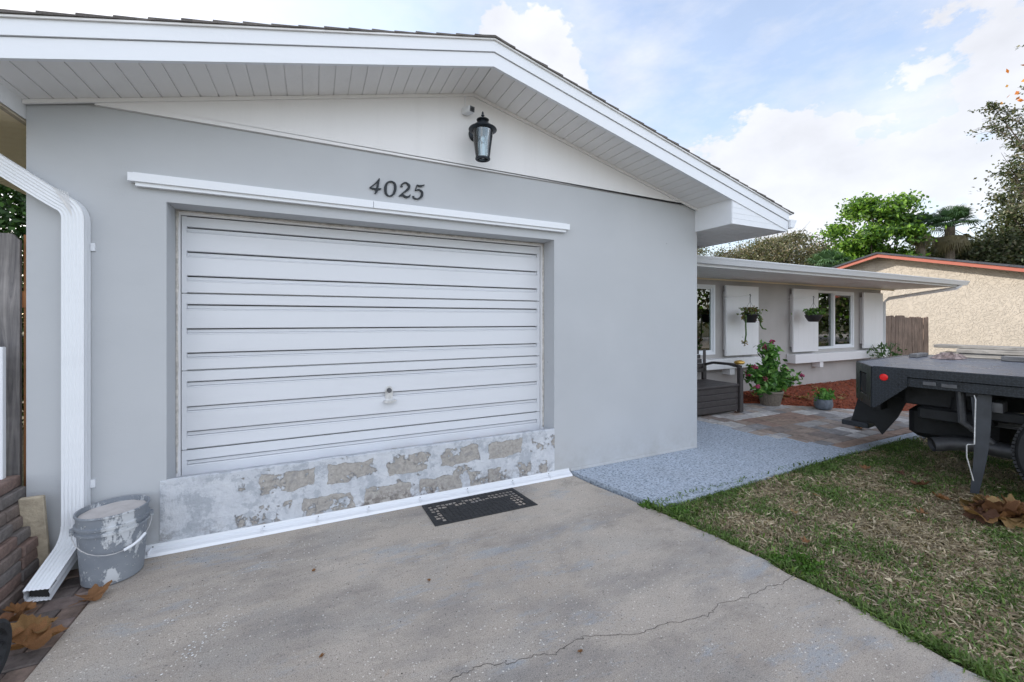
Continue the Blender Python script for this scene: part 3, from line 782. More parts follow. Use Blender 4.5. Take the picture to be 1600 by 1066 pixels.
# shutters with a thin border
for (a, b_, z0, z1) in ((6.36,7.22,.775,1.985), (8.25,9.065,.775,1.99), (10.76,11.56,.775,1.99)):
    q = MB(); q.bbox(a, b_, WY-.10, WY-.062, z0, z1, .004)
    k = 5
    for i in range(1, k): x = a+(b_-a)*i/k; q.box(x-.0015,x+.0015,WY-.1008,WY-.0995,z0+.01,z1-.01)
    q.box(a+.05, a+.09, WY-.062, WY, z0+.1, z1-.1); q.box(b_-.09, b_-.05, WY-.062, WY, z0+.1, z1-.1)
    q.box(a+.05, b_-.2, WY-.104, WY-.1002, z1-.16, z1-.155); q.box(b_-.3,b_-.05,WY-.104,WY-.1002,z0+.18,z0+.184)
    q.build('shutter', 'trimw', H)
# ledges
for (a, b_, br) in ((5.0,7.23,(6.45,)), (8.19,11.68,(9.08,11.0))):
    q = MB(); q.bbox(a, b_, WY-.17, WY, .565, .735, .004)
    for x in br: q.bbox(x-.06, x+.06, WY-.15, WY, .455, .564, .003)
    q.build('window_ledge', 'trimw', H)

# ------------------------------------------------------------------ house number
def ribbon(mb, pts, ws, y0, y1, ox, oz, sc, slant=.12):
    # catmull-rom through pts with widths
    P_ = [Vector(p) for p in pts]; n = len(P_); out = []; wo = []
    for i in range(n-1):
        p0, p1, p2, p3 = P_[max(i-1,0)], P_[i], P_[i+1], P_[min(i+2,n-1)]
        for k in range(8):
            t = k/8; out.append(.5*((2*p1)+(p2-p0)*t+(2*p0-5*p1+4*p2-p3)*t*t+(3*p1-p0-3*p2+p3)*t**3)); wo.append(ws[i]+(ws[i+1]-ws[i])*t)
    out.append(P_[-1]); wo.append(ws[-1]); L = []; Rr = []
    for i, p in enumerate(out):
        dd = (out[min(i+1,len(out)-1)]-out[max(i-1,0)]).normalized(); nn = Vector((-dd.y, dd.x))
        for lst, sg in ((L,1),(Rr,-1)):
            q_ = p+nn*sg*wo[i]*.5; lst.append((ox+(q_.x+slant*q_.y)*sc, oz+q_.y*sc))
    m_ = len(out); V = []
    for i in range(m_): V += [(L[i][0],y0,L[i][1]),(Rr[i][0],y0,Rr[i][1]),(L[i][0],y1,L[i][1]),(Rr[i][0],y1,Rr[i][1])]
    F = [(0,1,3,2), ((m_-1)*4,(m_-1)*4+2,(m_-1)*4+3,(m_-1)*4+1)]
    for i in range(m_-1):
        a = i*4; F += [(a,a+4,a+5,a+1),(a+2,a+3,a+7,a+6),(a,a+2,a+6,a+4),(a+1,a+5,a+7,a+3)]
    mb.add(V, F)
NUM = empty('house_number', (0,0,0), 0, 'dark metal house number 4025 above the garage door', 'house number')
strokes = {
 '4': [([(.50,1.0),(.30,.66),(.0,.34)],[.05,.07,.07]), ([(-.02,.335),(.3,.30),(.60,.33),(.70,.40)],[.06,.12,.11,.03]), ([(.50,1.02),(.46,.55),(.42,.16),(.34,-.02)],[.07,.13,.15,.05])],
 '0': [([(.30,1.0),(.08,.82),(.02,.5),(.10,.14),(.32,.0),(.56,.16),(.64,.5),(.56,.86),(.30,1.0)],[.06,.13,.18,.14,.06,.13,.18,.14,.06])],
 '2': [([(.10,.66),(.08,.82),(.30,.99),(.56,.84),(.54,.60),(.30,.34),(.03,.06)],[.16,.08,.08,.16,.17,.10,.06]), ([(.0,.03),(.22,.12),(.46,.03),(.66,.10),(.72,.24)],[.05,.12,.15,.10,.03])],
 '5': [([(.18,.95),(.44,.90),(.70,1.02)],[.04,.15,.04]), ([(.20,.95),(.12,.55)],[.06,.05]), ([(.12,.54),(.34,.64),(.58,.50),(.58,.20),(.34,.0),(.08,.04),(.04,.16)],[.04,.08,.15,.17,.08,.09,.14])]}
for ch, x, z in (('4',.362,2.305),('0',.466,2.30),('2',.572,2.305),('5',.672,2.305)):
    q = MB()
    for j, (pp, ws) in enumerate(strokes[ch]): ribbon(q, pp, ws, -.012-.0004*j, -.003+.0003*j, x, z, .112)
    q.build('digit', 'digit', NUM)

# ------------------------------------------------------------------ lantern
LX, LY, LZ = 1.165, -.20, 2.60
LA = empty('wall_lantern', (LX,LY,LZ+.01), 0, 'black coach lantern with clear tapered glass mounted on the white gable', 'lantern')
q = MB()
q.lathe([(.102,.262),(.108,.266),(.105,.275),(.088,.282),(.072,.30),(.060,.312),(.052,.318),(.034,.326),(.030,.345),(.046,.349),(.048,.356),(.040,.362),(.016,.368),(.008,.376),(.007,.385),(.013,.392),(.013,.398),(.006,.405),(.009,.414),(.006,.424),(.001,.432)], seg=32)
q.lathe([(.088,.254),(.104,.262),(.102,.266),(.08,.266)], seg=32)
q.build('lamp_cap', 'lantern', LA, True)
q = MB(); q.lathe([(.0525,.012),(.080,.255),(.0785,.255),(.051,.012)], seg=32); 
q.build('lamp_glass', 'lampglass', LA, True)
q = MB()
for rr_, z0, z1 in ((.053,.0,.014),):
    pr = [(rr_,z0),(rr_+.004,z0+.004),(rr_+.004,z1),(rr_,z1+.003)]
    vs = []
    for i in range(32):
        a, b_ = 2*PI*i/32, 2*PI*(i+1)/32
        def pt(r, z, t): return (r*math.cos(t), r*math.sin(t), z)
        for (r1, za), (r2, zb) in zip(pr+[(rr_-.012,z1)]+[(rr_-.012,z0)], (pr+[(rr_-.012,z1)]+[(rr_-.012,z0)])[1:]+[pr[0]]):
            q.add([pt(r1,za,a),pt(r2,zb,a),pt(r2,zb,b_),pt(r1,za,b_)], [(0,1,2,3)])
q.box(-.052,.052,-.004,.004,.002,.010); 
for i in range(4):
    t = PI/4+i*PI/2; q.tube([(.053*math.cos(t),.053*math.sin(t),.01),(.081*math.cos(t),.081*math.sin(t),.26)], .0022, 6)
q.build('lamp_cage', 'lantern', LA, True)
q = MB(); q.lathe([(.012,.01),(.014,.04),(.014,.13),(.013,.14),(.001,.142)], seg=16); q.build('candle_tube', 'trim', LA, True)
q = MB(); q.lathe([(.01,.142),(.022,.17),(.024,.195),(.015,.22),(.003,.235)], seg=16); q.build('bulb', 'lampglass', LA, True)
q = MB(); q.tube([(0,.03,.33),(0,.08,.345),(0,.14,.335),(0,.181,.31)], .008, 8)
mt = Matrix.Rotation(PI/2, 4, 'X'); q.lathe([(.001,-.002),(.048,-.002),(.052,.006),(.045,.014),(.02,.02),(.001,.022)], (0,.182,.305), 24, sy=1.3, mat=mt); q.build('bracket', 'lantern', LA, True)
LA.scale = (1.0,1,.86)
# security camera
SC = empty('security_camera', (1.085,-.03,3.04), 0, 'small white bullet camera with dark lens under the roof peak', 'security camera')
mt = Matrix.Rotation(R(105), 4, 'X') @ Matrix.Rotation(R(0), 4, 'Z')
mt = Matrix.Rotation(R(18), 4, 'Z') @ Matrix.Rotation(R(98), 4, 'X')
q = MB(); q.bbox(-.028,.028,-.026,.026,-.02,.085,.008, mat=mt); q.build('camera_body', 'trim', SC, True)
q = MB(); q.bbox(-.022,.022,-.020,.020,.086,.090,.001, mat=mt); q.build('faceplate', 'exhaust', SC, True)
q = MB(); q.lathe([(.014,.0901),(.013,.094),(.001,.094)], seg=20, mat=mt); q.build('lens', 'rubber', SC, True)
q = MB(); q.tube([(0,.012,.03),(0,.008,.09),(0.002,.0,.14)], .004, 6); q.lathe([(.02,0),(.02,.006),(.001,.008)], (0,.012,.0), 16, mat=Matrix.Rotation(PI/2,4,'X')); q.build('mount', 'trim', SC, True)

# ------------------------------------------------------------------ bucket
BK = empty('bucket', (-.985,-.175,.0), R(20), 'grey plaster spattered plastic bucket beside the downspout', 'bucket')
q = MB(); q.lathe([(.118,0),(.125,.006),(.132,.10),(.141,.268),(.150,.27),(.1505,.283),(.1425,.286),(.1425,.298),(.152,.300),(.1525,.312),(.144,.315),(.1465,.358),(.152,.362),(.151,.370),(.144,.370),(.140,.33),(.13,.33)], seg=48); q.build('bucket_body', 'bucket', BK, True)
q = MB(); V = []; nn_ = 36
for r_i in range(7):
    for k in range(nn_):
        rr_ = .139*r_i/6; t = 2*PI*k/nn_; V.append((rr_*math.cos(t), rr_*math.sin(t), .346+.004*noise.noise(Vector((rr_*math.cos(t)*20, rr_*math.sin(t)*20, 0)))))
F = [(i*nn_+k, i*nn_+(k+1)%nn_, (i+1)*nn_+(k+1)%nn_, (i+1)*nn_+k) for i in range(6) for k in range(nn_)]
q.add(V, F); q.build('plaster_fill', 'plaster', BK, True)
q = MB(); pts = []
for k in range(15):
    t = PI*k/14; a = PI+t; x = .158*math.cos(a); y = -.158*math.sin(t)*1.0; z = .285-.11*math.sin(t)
    pts.append((x, y-.002, z))
q.tube(pts, .0022, 6); q.build('bail', 'steel', BK, True)
q = MB(); q.tube(pts[8:12], .0075, 8); q.build('grip', 'trim', BK, True)
for sx in (-1,1):
    q = MB(); q.bbox(sx*.156-.010, sx*.156+.010, -.014,.014,.270,.302,.003); q.build('bail_lug', 'bucket', BK, True)

# ------------------------------------------------------------------ doormat
# corners measured on the slab
mat_c = [Vector((.725,-.078)), Vector((1.475,-.073)), Vector((1.515,-.435)), Vector((.735,-.422))]
MAT = None
def matpt(u, v):
    a = mat_c[3].lerp(mat_c[2], u); b_ = mat_c[0].lerp(mat_c[1], u); return a.lerp(b_, v)
q = MB(); NU, NV = 24, 9
gp_ = {}
for i in range(NU+1):
    for j in range(NV+1):
        u, v = i/NU, j/NV
        inner = 2 <= i <= NU-2 and 2 <= j <= NV-2
        if inner: u += random.uniform(-.30,.30)/NU; v += random.uniform(-.3,.3)/NV
        elif 0 < i < NU and 0 < j < NV: pass
        gp_[i,j] = matpt(u, v)
for i in range(NU):
    for j in range(NV):
        cs = [gp_[i,j],gp_[i+1,j],gp_[i+1,j+1],gp_[i,j+1]]; ce = sum(cs, Vector((0,0)))/4
        ring = i < 3 or i >= NU-4 or j >= NV-3
        border = (i == 1 or i == NU-2 or j == NV-2 or j == 1)
        hole = (ring and random.random() < .8 and 0 < i < NU-1 and 0 < j < NV-1) and not (j < 3 and random.random() < .5)
        zt = .0045; k = .82
        if hole:
            ins = [ce+(c_-ce)*k for c_ in cs]
            V = [(c_.x,c_.y,.001) for c_ in cs]+[(c_.x,c_.y,.004) for c_ in cs]+[(c_.x,c_.y,zt) for c_ in ins]+[(c_.x,c_.y,.001) for c_ in ins]
            F = [(4+a,4+(a+1)%4,8+(a+1)%4,8+a) for a in range(4)]+[(8+a,8+(a+1)%4,12+(a+1)%4,12+a) for a in range(4)]
        else:
            ins = [ce+(c_-ce)*.8 for c_ in cs]
            V = [(c_.x,c_.y,.001) for c_ in cs]+[(c_.x,c_.y,.004) for c_ in cs]+[(c_.x,c_.y,.0075) for c_ in ins]
            F = [(4+a,4+(a+1)%4,8+(a+1)%4,8+a) for a in range(4)]+[(8,9,10,11)]
        F += [(0,3,2,1)] if not hole else []
        if i == 0: F.append((0,3,7,4))
        if i == NU-1: F.append((1,2,6,5))
        if j == 0: F.append((0,1,5,4))
        if j == NV-1: F.append((3,2,6,7))
        q.add(V, F)
tag(q.build('doormat', 'rubber'), 'black rubber doormat with cut out pebble pattern on the driveway', 'doormat')

# ------------------------------------------------------------------ brick stack
ords = ['bottom','second','third','fourth','fifth','sixth','seventh','eighth','top']
proto = []
for kcol in range(3):
    q = MB(); q.cur = [(.20,.16,.14),(.225,.155,.13),(.185,.165,.155)][kcol]
    q.bbox(-.05,.05,-.1,.1,-.03,.03,.006); me_o = q.build('paver_brick', 'brick'); proto.append(me_o)
first = True
for lv in range(9):
    for row in range(2):
        for cl in range(3):
            if lv > 6 and row == 0 and cl == 0 and False: continue
            step = .035*max(0, lv-3)*.6
            x = -1.375-cl*.108-step+random.uniform(-.006,.006); y = -.085-row*.207+random.uniform(-.006,.006)+.0*lv
            pr = proto[random.randrange(3)]
            if lv == 0 and row == 0: o = proto[cl]
            else: o = pr.copy(); COL.objects.link(o)
            if row == 1 and lv == 8: o.location = (x, y+.0, .03+lv*.0625)
            o.location = (x, y, .022+lv*.0625); o.rotation_euler = (random.uniform(-.01,.01), 0, random.uniform(-.03,.03))
            side = 'wall end' if row == 0 else 'camera end'
            cn = ['outer column by the downspout','middle column','column against the fence side'][cl]
            tag(o, 'brown paver brick, %s course of the stack, %s, %s' % (ords[lv], side, cn), 'brick', 'stacked paver bricks beside the downspout')
q = MB(); mt = Matrix.Translation((-1.335,.0-.03,.0)) @ Matrix.Rotation(R(8),4,'X'); q.bbox(-.05,.045,-.012,.012,-.005,.46,.004, mat=mt)
tag(q.build('stone_slab', 'tan'), 'tan rough slab leaning on the wall behind the brick stack', 'slab')
# left fence
FN = empty('picket_fence', (0,0,0), 0, 'weathered grey privacy fence with dog ear pickets left of the garage', 'fence')
x = -1.452
for k in range(12):
    q = MB(); wd = .139; zt = 1.86-.01*random.random(); x0 = x-wd
    q.prism([(x0,.0),(x,.0),(x,zt-.035),(x-.03,zt),(x0+.03,zt),(x0,zt-.035)], .06, .08, 'y'); q.build('picket', 'fence', FN); x -= .145
for z in (.35,1.5): q = MB(); q.box(-3.2,-1.42,.082,.12,z-.045,z+.045); q.build('rail', 'orange', FN)
q = MB(); q.box(-1.450,-1.404,.09,.15,-.02,1.86); q.build('post', 'orange', FN)
# white slotted panel
WP = empty('slotted_panel', (-1.59,-.03,.0), 0, 'white slotted plastic panel standing against the grey fence', 'panel')
q = MB(); q.bbox(.10,.122,-.015,.015,.2,1.245,.003); q.bbox(-.14,-.118,-.015,.015,.2,1.245,.003)
z = .22
while z < 1.24: q.bbox(-.118,.10,-.006,.006,z,z+.045,.002); z += .072
q.build('panel_frame', 'trim', WP)
z = .25
k_ = 0
while z < 1.2: q = MB(); q.bbox(.075,.099,-.018,-.006,z,z+.03,.003); q.build('clip', 'soffit', WP); z += .11
# wheel at the very left
WH = empty('cart_wheel', (-1.115,-.89,.0), 0, 'black spoked plastic wheel resting on the pavers at the left', 'wheel')
q = MB(); mt = Matrix.Rotation(PI/2, 4, 'Y'); cc_ = (0,0,.118)
pr = [(.086,-.02),(.104,-.024),(.118,-.018),(.121,0),(.118,.018),(.104,.024),(.086,.02),(.084,0),(.086,-.02)]
def ringlathe(q, pr, cc_, seg, mt):
    vs = []
    for r_, z_ in pr[:-1]:
        for k in range(seg): t = 2*PI*k/seg; vs.append(Vector(cc_)+(mt @ Vector((r_*math.cos(t), r_*math.sin(t), z_))))
    n_ = len(pr)-1; fs = [(i*seg+k, i*seg+(k+1)%seg, ((i+1)%n_)*seg+(k+1)%seg, ((i+1)%n_)*seg+k) for i in range(n_) for k in range(seg)]
    q.add(vs, fs)
ringlathe(q, pr, cc_, 40, mt); q.build('tyre', 'tyre', WH, True)
q = MB(); q.lathe([(.022,-.02),(.022,.022),(.001,.024)], cc_, 20, mat=mt)
for k in range(10):
    a = 2*PI*k/10; q.tube([Vector(cc_)+mt@Vector((.018*math.cos(a),.018*math.sin(a),.012)), Vector(cc_)+mt@Vector((.087*math.cos(a+.25),.087*math.sin(a+.25),.004))], .006, 6)
q.build('rim', 'rubber', WH, True)
q = MB(); q.tube([(-.28,0,.118),(0,0,.118)], .008, 8); q.build('axle', 'steel', WH, True)

# ------------------------------------------------------------------ dry leaves
def dry_leaf_mesh(seed, base):
    rs = random.Random(seed); n_ = 50; lob = []
    for k in range(n_):
        t = 2*PI*k/n_; r = .76+.12*math.cos(5*t)+.05*math.cos(15*t+1)+.07*rs.uniform(-1,1)
        if abs(t-PI) < .25: r *= .6
        lob.append((t, max(.2, r)))
    V = [(0,0,0)]; cu = rs.uniform(.2,.75); cv = rs.uniform(-.3,.7); ph = rs.uniform(0,6)
    for fr in (.33,.66,1.0):
        for t, r in lob:
            x, y = fr*r*math.cos(t), fr*r*math.sin(t)*.85
            z = cu*x*x+cv*y*y+.10*fr*math.sin(5*t+ph)+.22*fr*fr*noise.noise(Vector((x*1.6+seed,y*1.6,0)))
            V.append((x, y, z))
    q = MB(); F = [(0,1+k,1+(k+1)%n_) for k in range(n_)]
    for i in range(2):
        for k in range(n_): a = 1+i*n_; F.append((a+k, a+n_+k, a+n_+(k+1)%n_, a+(k+1)%n_))
    q.cur = base; q.add(V, F)
    q.tube([(-.3,0,.02),(-.7,.03,.03),(-1.15,.12,.05)], [.02,.018,.015], 5)
    o = q.build('dry_leaf', 'deadleaf', None, True); return o
pal = [(.25,.125,.055),(.28,.155,.06),(.17,.08,.04),(.26,.125,.05),(.33,.21,.09),(.13,.065,.04)]
protos = [dry_leaf_mesh(i, pal[i]) for i in range(6)]; used = set()
def leaf(i, x, y, z, s, rot, label, group):
    if i not in used: o = protos[i]; used.add(i)
    else: o = protos[i].copy(); COL.objects.link(o)
    o.location = (x,y,z); o.scale = (s,s,s); o.rotation_euler = rot; tag(o, label, 'leaf', group)
G1 = 'dry leaves by the bucket and wheel'
leaf(0,-.985,-.40,.018,.075,(.1,-.1,.6),'brown dry leaf lying in front of the bucket',G1)
leaf(1,-1.13,-.60,.03,.12,(.2,.1,2.0),'curled yellow brown leaf between wheel and downspout',G1)
leaf(3,-1.08,-.70,.02,.12,(.1,.2,.4),'orange brown leaf nearest the driveway edge by the wheel',G1)
leaf(2,-1.24,-.50,.03,.085,(.3,.2,3.4),'dark brown leaf below the downspout mouth at left edge',G1)
leaf(3,-1.25,-.40,.02,.07,(.3,.2,1.4),'rust brown leaf against the foot of the brick stack',G1)
leaf(5,-1.22,-.12,.03,.06,(.8,.2,5.4),'dark leaf wedged behind the downspout elbow',G1)
G2 = 'dry leaves heaped by the truck wheel'
for k in range(30):
    a = random.gauss(0.05,.10); b_ = random.gauss(-.03,.085)
    leaf(random.randrange(6), 4.33+a+.3*b_, -2.04+b_-.5*a, .02+.05*random.random()*max(0,1-abs(a)*4), random.uniform(.10,.15), (random.uniform(-.5,.5),random.uniform(-.5,.5),random.uniform(0,6.3)), 'big curled brown leaf in the heap beside the truck wheel', G2)
G3 = 'single leaves scattered on the lawn'
for x, y, i, s, lb in ((4.55,-1.50,2,.07,'dark red leaf on the grass below the exhaust mouth'),(4.35,-1.70,3,.07,'brown leaf on the grass just left of the mud flap'),(4.75,-1.3,5,.05,'dark leaf in the shade under the truck tail'),
    (4.62,-1.10,0,.05,'small brown leaf near the paver border under the truck'),(3.9,-1.75,0,.045,'small tan leaf on the lawn left of the leaf heap'),(3.1,-1.35,4,.035,'tan leaf curled in the middle of the lawn'),(2.75,-1.62,0,.03,'orange leaf scrap near the lower lawn edge'),(3.55,-1.25,1,.03,'tan leaf scrap in mid lawn nearer the walkway')):
    leaf(i, x, y, .015, s, (random.uniform(-.3,.3),random.uniform(-.3,.3),random.uniform(0,6)), lb, G3)
G4 = 'dry leaves caught in the mulch bed'
for k in range(16):
    x = random.choice([random.uniform(6.2,6.55),random.uniform(6.9,7.3),random.uniform(7.3,8.8)]); y = random.uniform(edge_y(x)+.1, 1.6)
    leaf(random.choice([1,4,0]), x, y, .12, random.uniform(.06,.09), (random.uniform(-.4,.4),random.uniform(-.4,.4),random.uniform(0,6)), 'dry tan leaf lying on the red mulch by the wall', G4)
leaf(0, 6.15,-.35,.035,.07,(0,.1,1),'lone brown leaf on the grey patio pavers near the truck step','leaves on the patio')
leaf(5, 5.6,.9,.035,.05,(0,.1,1),'small dark leaf on the patio in front of the bench','leaves on the patio')
G5 = 'leaf crumbs on the driveway'
for x, y, lb in ((.03,-1.28,'rust leaf crumb on the left part of the driveway'),(.0,-.62,'rust leaf crumb midway between flashing and paint drips'),(.55,-.98,'brown leaf crumb in the middle of the driveway'),(1.0,-1.72,'tan leaf crumb near the crack end')):
    leaf(3, x, y, .006, .014, (.2,.1,random.uniform(0,6)), lb, G5)

# ------------------------------------------------------------------ bench, pots, baskets
BN = empty('storage_bench', (4.98,1.27,.03), 0, 'dark brown slatted resin storage bench against the window wall', 'bench')
q = MB()
for k in range(4): q.bbox(-1.02,.66,-.36,-.33,.035+k*.083,.035+k*.083+.078,.006)
q.bbox(.63,.66,-.33,.28,.035,.36,.004); q.bbox(-1.0,.65,-.33,-.30,.02,.36,.002); q.build('storage_box', 'resin', BN)
q = MB()
for k in range(3): q.bbox(-1.04,.67,-.375+k*.20,-.375+k*.20+.195,.365,.395,.006)
q.build('seat', 'resin', BN)
for sx in (.70,-1.05):
    q = MB(); q.bbox(sx-.035,sx+.035,-.39,-.33,.0,.62,.006); q.build('leg', 'resin', BN); q = MB(); q.bbox(sx-.03,sx+.03,.24,.30,.0,.62,.006); q.build('leg', 'resin', BN)
    q = MB(); pts = [(sx,-.36,.63),(sx,-.2,.655),(sx,.1,.65),(sx,.27,.60)]; q.tube(pts, 1, prof=[(-.04,-.016),(.04,-.016),(.045,0),(.04,.016),(-.04,.016),(-.045,0)], up=(0,0,1)); q.build('armrest', 'resin', BN, True)
q = MB()
for k in range(5):
    z = .50+k*.066; y = .22+.018*k; q.bbox(-1.04,.66-.01*k,y,y+.022,z,z+.061,.005)
q.bbox(.63,.69,.22,.235,.40,.84,.005); q.build('backrest', 'resin', BN); BN.scale = (1,1,1.06)
q = MB()
V0 = MB(); V0.lathe([(.001,0),(.05,.006),(.07,.03),(.06,.05),(.03,.062),(.001,.066)], (0,0,0), 16, sx=1.2)
orn = V0.build('ornament', 'cattle', None, True); orn.location = (5.68,.92,.73)
tag(orn, 'small gold round ornament sitting on the bench armrest', 'ornament')
# big potted plant
def plant_leaves(C, L, W, pal, name, parent, updir=.2):
    V, F = leaf_quads(C, L, W, updir); return mesh_np(name, V, F, 'leafy', colmix(len(C), pal, .25), parent)
PP = empty('potted_shrub', (6.62,1.06,.03), 0, 'tall leafy shrub with dark pink flowers in woven grey pot beside the bench', 'potted plant')
q = MB(); q.lathe([(.13,0),(.135,.01),(.17,.19),(.185,.195),(.188,.225),(.172,.228),(.165,.19),(.16,.19)], seg=32)
for k in range(32): a = 2*PI*k/32; q.tube([(.134*math.cos(a),.134*math.sin(a),.01),(.172*math.cos(a),.172*math.sin(a),.19)], .006, 4)
q.build('pot', 'basket', PP, True)
stems = []; q = MB()
for k in range(22):
    a = random.uniform(0,2*PI); sp = random.uniform(.08,.42); h_ = random.uniform(.35,.62) if sp > .2 else random.uniform(.5,.98)
    if k == 0: a, sp, h_ = 0, .03, .98
    if k == 1: a, sp, h_ = -.25, .62, .42
    if k == 2: a, sp, h_ = PI+.2, .45, .30
    if k == 3: a, sp, h_ = PI-.2, .40, .55
    if k == 4: a, sp, h_ = -.1, .42, .40
    pts = [(0.02*math.cos(a),.02*math.sin(a),.2)]+[(sp*t_**1.5*math.cos(a), sp*t_**1.5*math.sin(a)*.7, .2+(h_-.2)*t_) for t_ in (.3,.6,.85,1)]
    stems.append(pts); q.tube(pts, [.006,.005,.004,.003,.002], 5)
q.build('stem', 'stem', PP, True)
C = []
for pts in stems:
    for i in range(1,5):
        for _ in range(24):
            t = random.random(); p = Vector(pts[i-1]).lerp(Vector(pts[i]), t); C.append((p.x+random.gauss(0,.05), p.y+random.gauss(0,.04), p.z+random.gauss(0,.035)))
plant_leaves(np.array(C), .10, .05, [(.07,.18,.04),(.12,.28,.055),(.05,.13,.03),(.19,.36,.09)], 'foliage', PP)
q = MB()
for pts in stems:
    if random.random() < .5 or pts is stems[0] or pts is stems[1] or pts is stems[2]:
        for _ in range(14):
            p = Vector(pts[-1])+Vector((random.gauss(0,.02),random.gauss(-.02,.02),random.gauss(0.03,.015))); r_ = random.uniform(.011,.02)
            q.lathe([(r_*.2,-r_),(r_,0),(r_*.2,r_)], p, 5)
q.build('flower', 'flower', PP)
q = MB(); q.tube([(.22,.05,.5),(.38,.1,.64)], [.02,.004], 6); q.tube([(.1,.05,.55),(.24,.05,.49)], [.012,.02], 6); q.build('garden_tool', 'black_metal', PP, True)
SP = empty('small_potted_plant', (7.02,.50,.03), 0, 'small bright green plant in round blue grey pot on the patio edge', 'potted plant')
q = MB(); q.lathe([(.07,0),(.10,.01),(.122,.06),(.120,.11),(.112,.145),(.118,.15),(.112,.156),(.10,.15),(.10,.13)], seg=32); q.build('pot', 'bluepot', SP, True)
C = np.stack([rng.normal(.03,.075,170), rng.normal(0,.06,170), rng.uniform(.13,.30,170)],1); plant_leaves(C, .07, .035, [(.10,.26,.05),(.16,.34,.07),(.06,.16,.03)], 'foliage', SP, .5)
q = MB()
for k in range(8): a = k*.8; q.tube([(0,0,.13),(.03*math.cos(a)+.02,.03*math.sin(a),.2),(.06*math.cos(a)+.04,.06*math.sin(a),.27)], .003, 4)
q.build('stem', 'stem', SP)
def basket(x, z, label, bowl, tendrils):
    B = empty('hanging_basket', (x,1.36,z), 0, label, 'hanging basket', 'hanging baskets on the shutters')
    q = MB(); q.lathe([(.075,0),(.08,.004),(.118,.125),(.124,.13),(.122,.145),(.112,.145),(.108,.13)] if not bowl else [(.06,0),(.085,.01),(.125,.08),(.138,.115),(.140,.13),(.130,.13),(.125,.12)], seg=28); q.build('pot', 'blackpot', B, True)
    q = MB()
    for k in range(3): a = 2*PI*k/3+.5; q.tube([(.12*math.cos(a),.12*math.sin(a),.135),(0,0,.36)], .0022, 4)
    q.tube([(0,0,.35),(0,0,.40)], .006, 6); q.tube([(0,0,.40),(.0,0,.43),(.018,0,.455),(.0,0,.475),(-.02,0,.46)], .006, 6); q.build('hanger', 'wire', B)
    q = MB(); q.tube([(.0,.0,.455),(-.12,.14,.44),(-.28,.29,.47)], .005, 6); q.tube([(-.28,.285,.40),(-.2,.2,.45)], .004, 5); q.build('bracket', 'soffit', B)
    n_ = 260; C = np.stack([rng.normal(0,.085,n_), rng.normal(0,.07,n_), rng.uniform(.13,.25,n_)],1); plant_leaves(C, .055, .028, [(.11,.17,.04),(.16,.20,.06),(.07,.10,.03),(.2,.14,.06)] if tendrils else [(.10,.22,.04),(.15,.30,.06),(.06,.12,.03)], 'foliage', B, .4)
    if tendrils:
        for pts, r_ in (([(-.08,0,.14),(-.13,-.02,.10),(-.14,-.02,-.05),(-.13,-.02,-.2),(-.16,-.02,-.32)],.012), ([(.05,-.02,.15),(.17,-.02,.15),(.22,-.02,.08),(.24,-.02,-.04),(.30,-.02,-.10),(.38,-.02,-.11)],.013), ([(-.06,0,.14),(-.2,-.03,.1)],.01), ([(.08,0,.14),(.2,-.03,.06)],.01), ([(.06,-.08,.16),(.10,-.12,.1),(.1,-.13,.02)],.01)):
            q = MB(); q.tube(pts, r_, 6); q.build('trailing_stem', 'stem', B, True)
        C = np.concatenate([np.stack([rng.normal(a,.022,36), rng.normal(b_,.02,36), rng.normal(c_,.022,36)],1) for a,b_,c_ in ((-.16,-.02,-.33),(-.22,-.03,.08),(.22,-.03,.05),(.12,0,.22))])
        plant_leaves(C, .04, .02, [(.20,.17,.06),(.13,.16,.05),(.25,.16,.08)], 'tip_foliage', B, .3)
basket(6.56, 1.345, 'black hanging basket with long drooping succulent stems on the left shutter', False, True)
basket(8.36, 1.355, 'black hanging bowl with compact bright green plant beside the far window', True, False)
# leafy plant by the far corner of the wall
q = empty('wall_plant', (11.0,1.45,.08), 0, 'loose dark green plant growing under the far end of the ledge', 'plant')
C = np.stack([rng.normal(0,.22,260), rng.normal(-.1,.12,260), rng.uniform(.1,.8,260)],1); plant_leaves(C, .11, .04, [(.04,.10,.03),(.07,.14,.04)], 'foliage', q)
mb = MB()
for k in range(6): mb.tube([(0,0,0),(random.gauss(0,.1),-.05,.35),(random.gauss(0,.25),-.1,.8)], .006, 4)
mb.build('stem', 'stem', q)

# ------------------------------------------------------------------ flatbed truck
TR = empty('flatbed_truck', (4.58,-.90,0), R(6.5), 'black diamond plate flatbed truck backed onto the lawn', 'truck')
DZ = .965; DW = 2.35; DLn = 4.6
poly = [(.46,0),(DW-.46,0),(DW,-.26),(DW,-DLn),(0,-DLn),(0,-.26)]
q = MB(); q.prism(poly, DZ-.04, DZ, 'z'); q.build('deck', 'deck', TR)
q = MB()
q.bbox(-.012,.03,-DLn,-.262,DZ-.075,DZ+.004,.005); q.bbox(.0,.035,-DLn,-.262,DZ-.155,DZ-.078,.003)
q.box(.46,DW-.46,-.03,.006,DZ-.15,DZ+.003)
q.build('side_rail', 'diamond', TR)
q = MB(); q.prism([(-.26,DZ-.004),(-.26,DZ-.375),(-.29,DZ-.365),(-.50,DZ-.158),(-.50,DZ-.01)], -.016, -.004, 'x'); q.build('corner_skirt', 'diamond', TR)
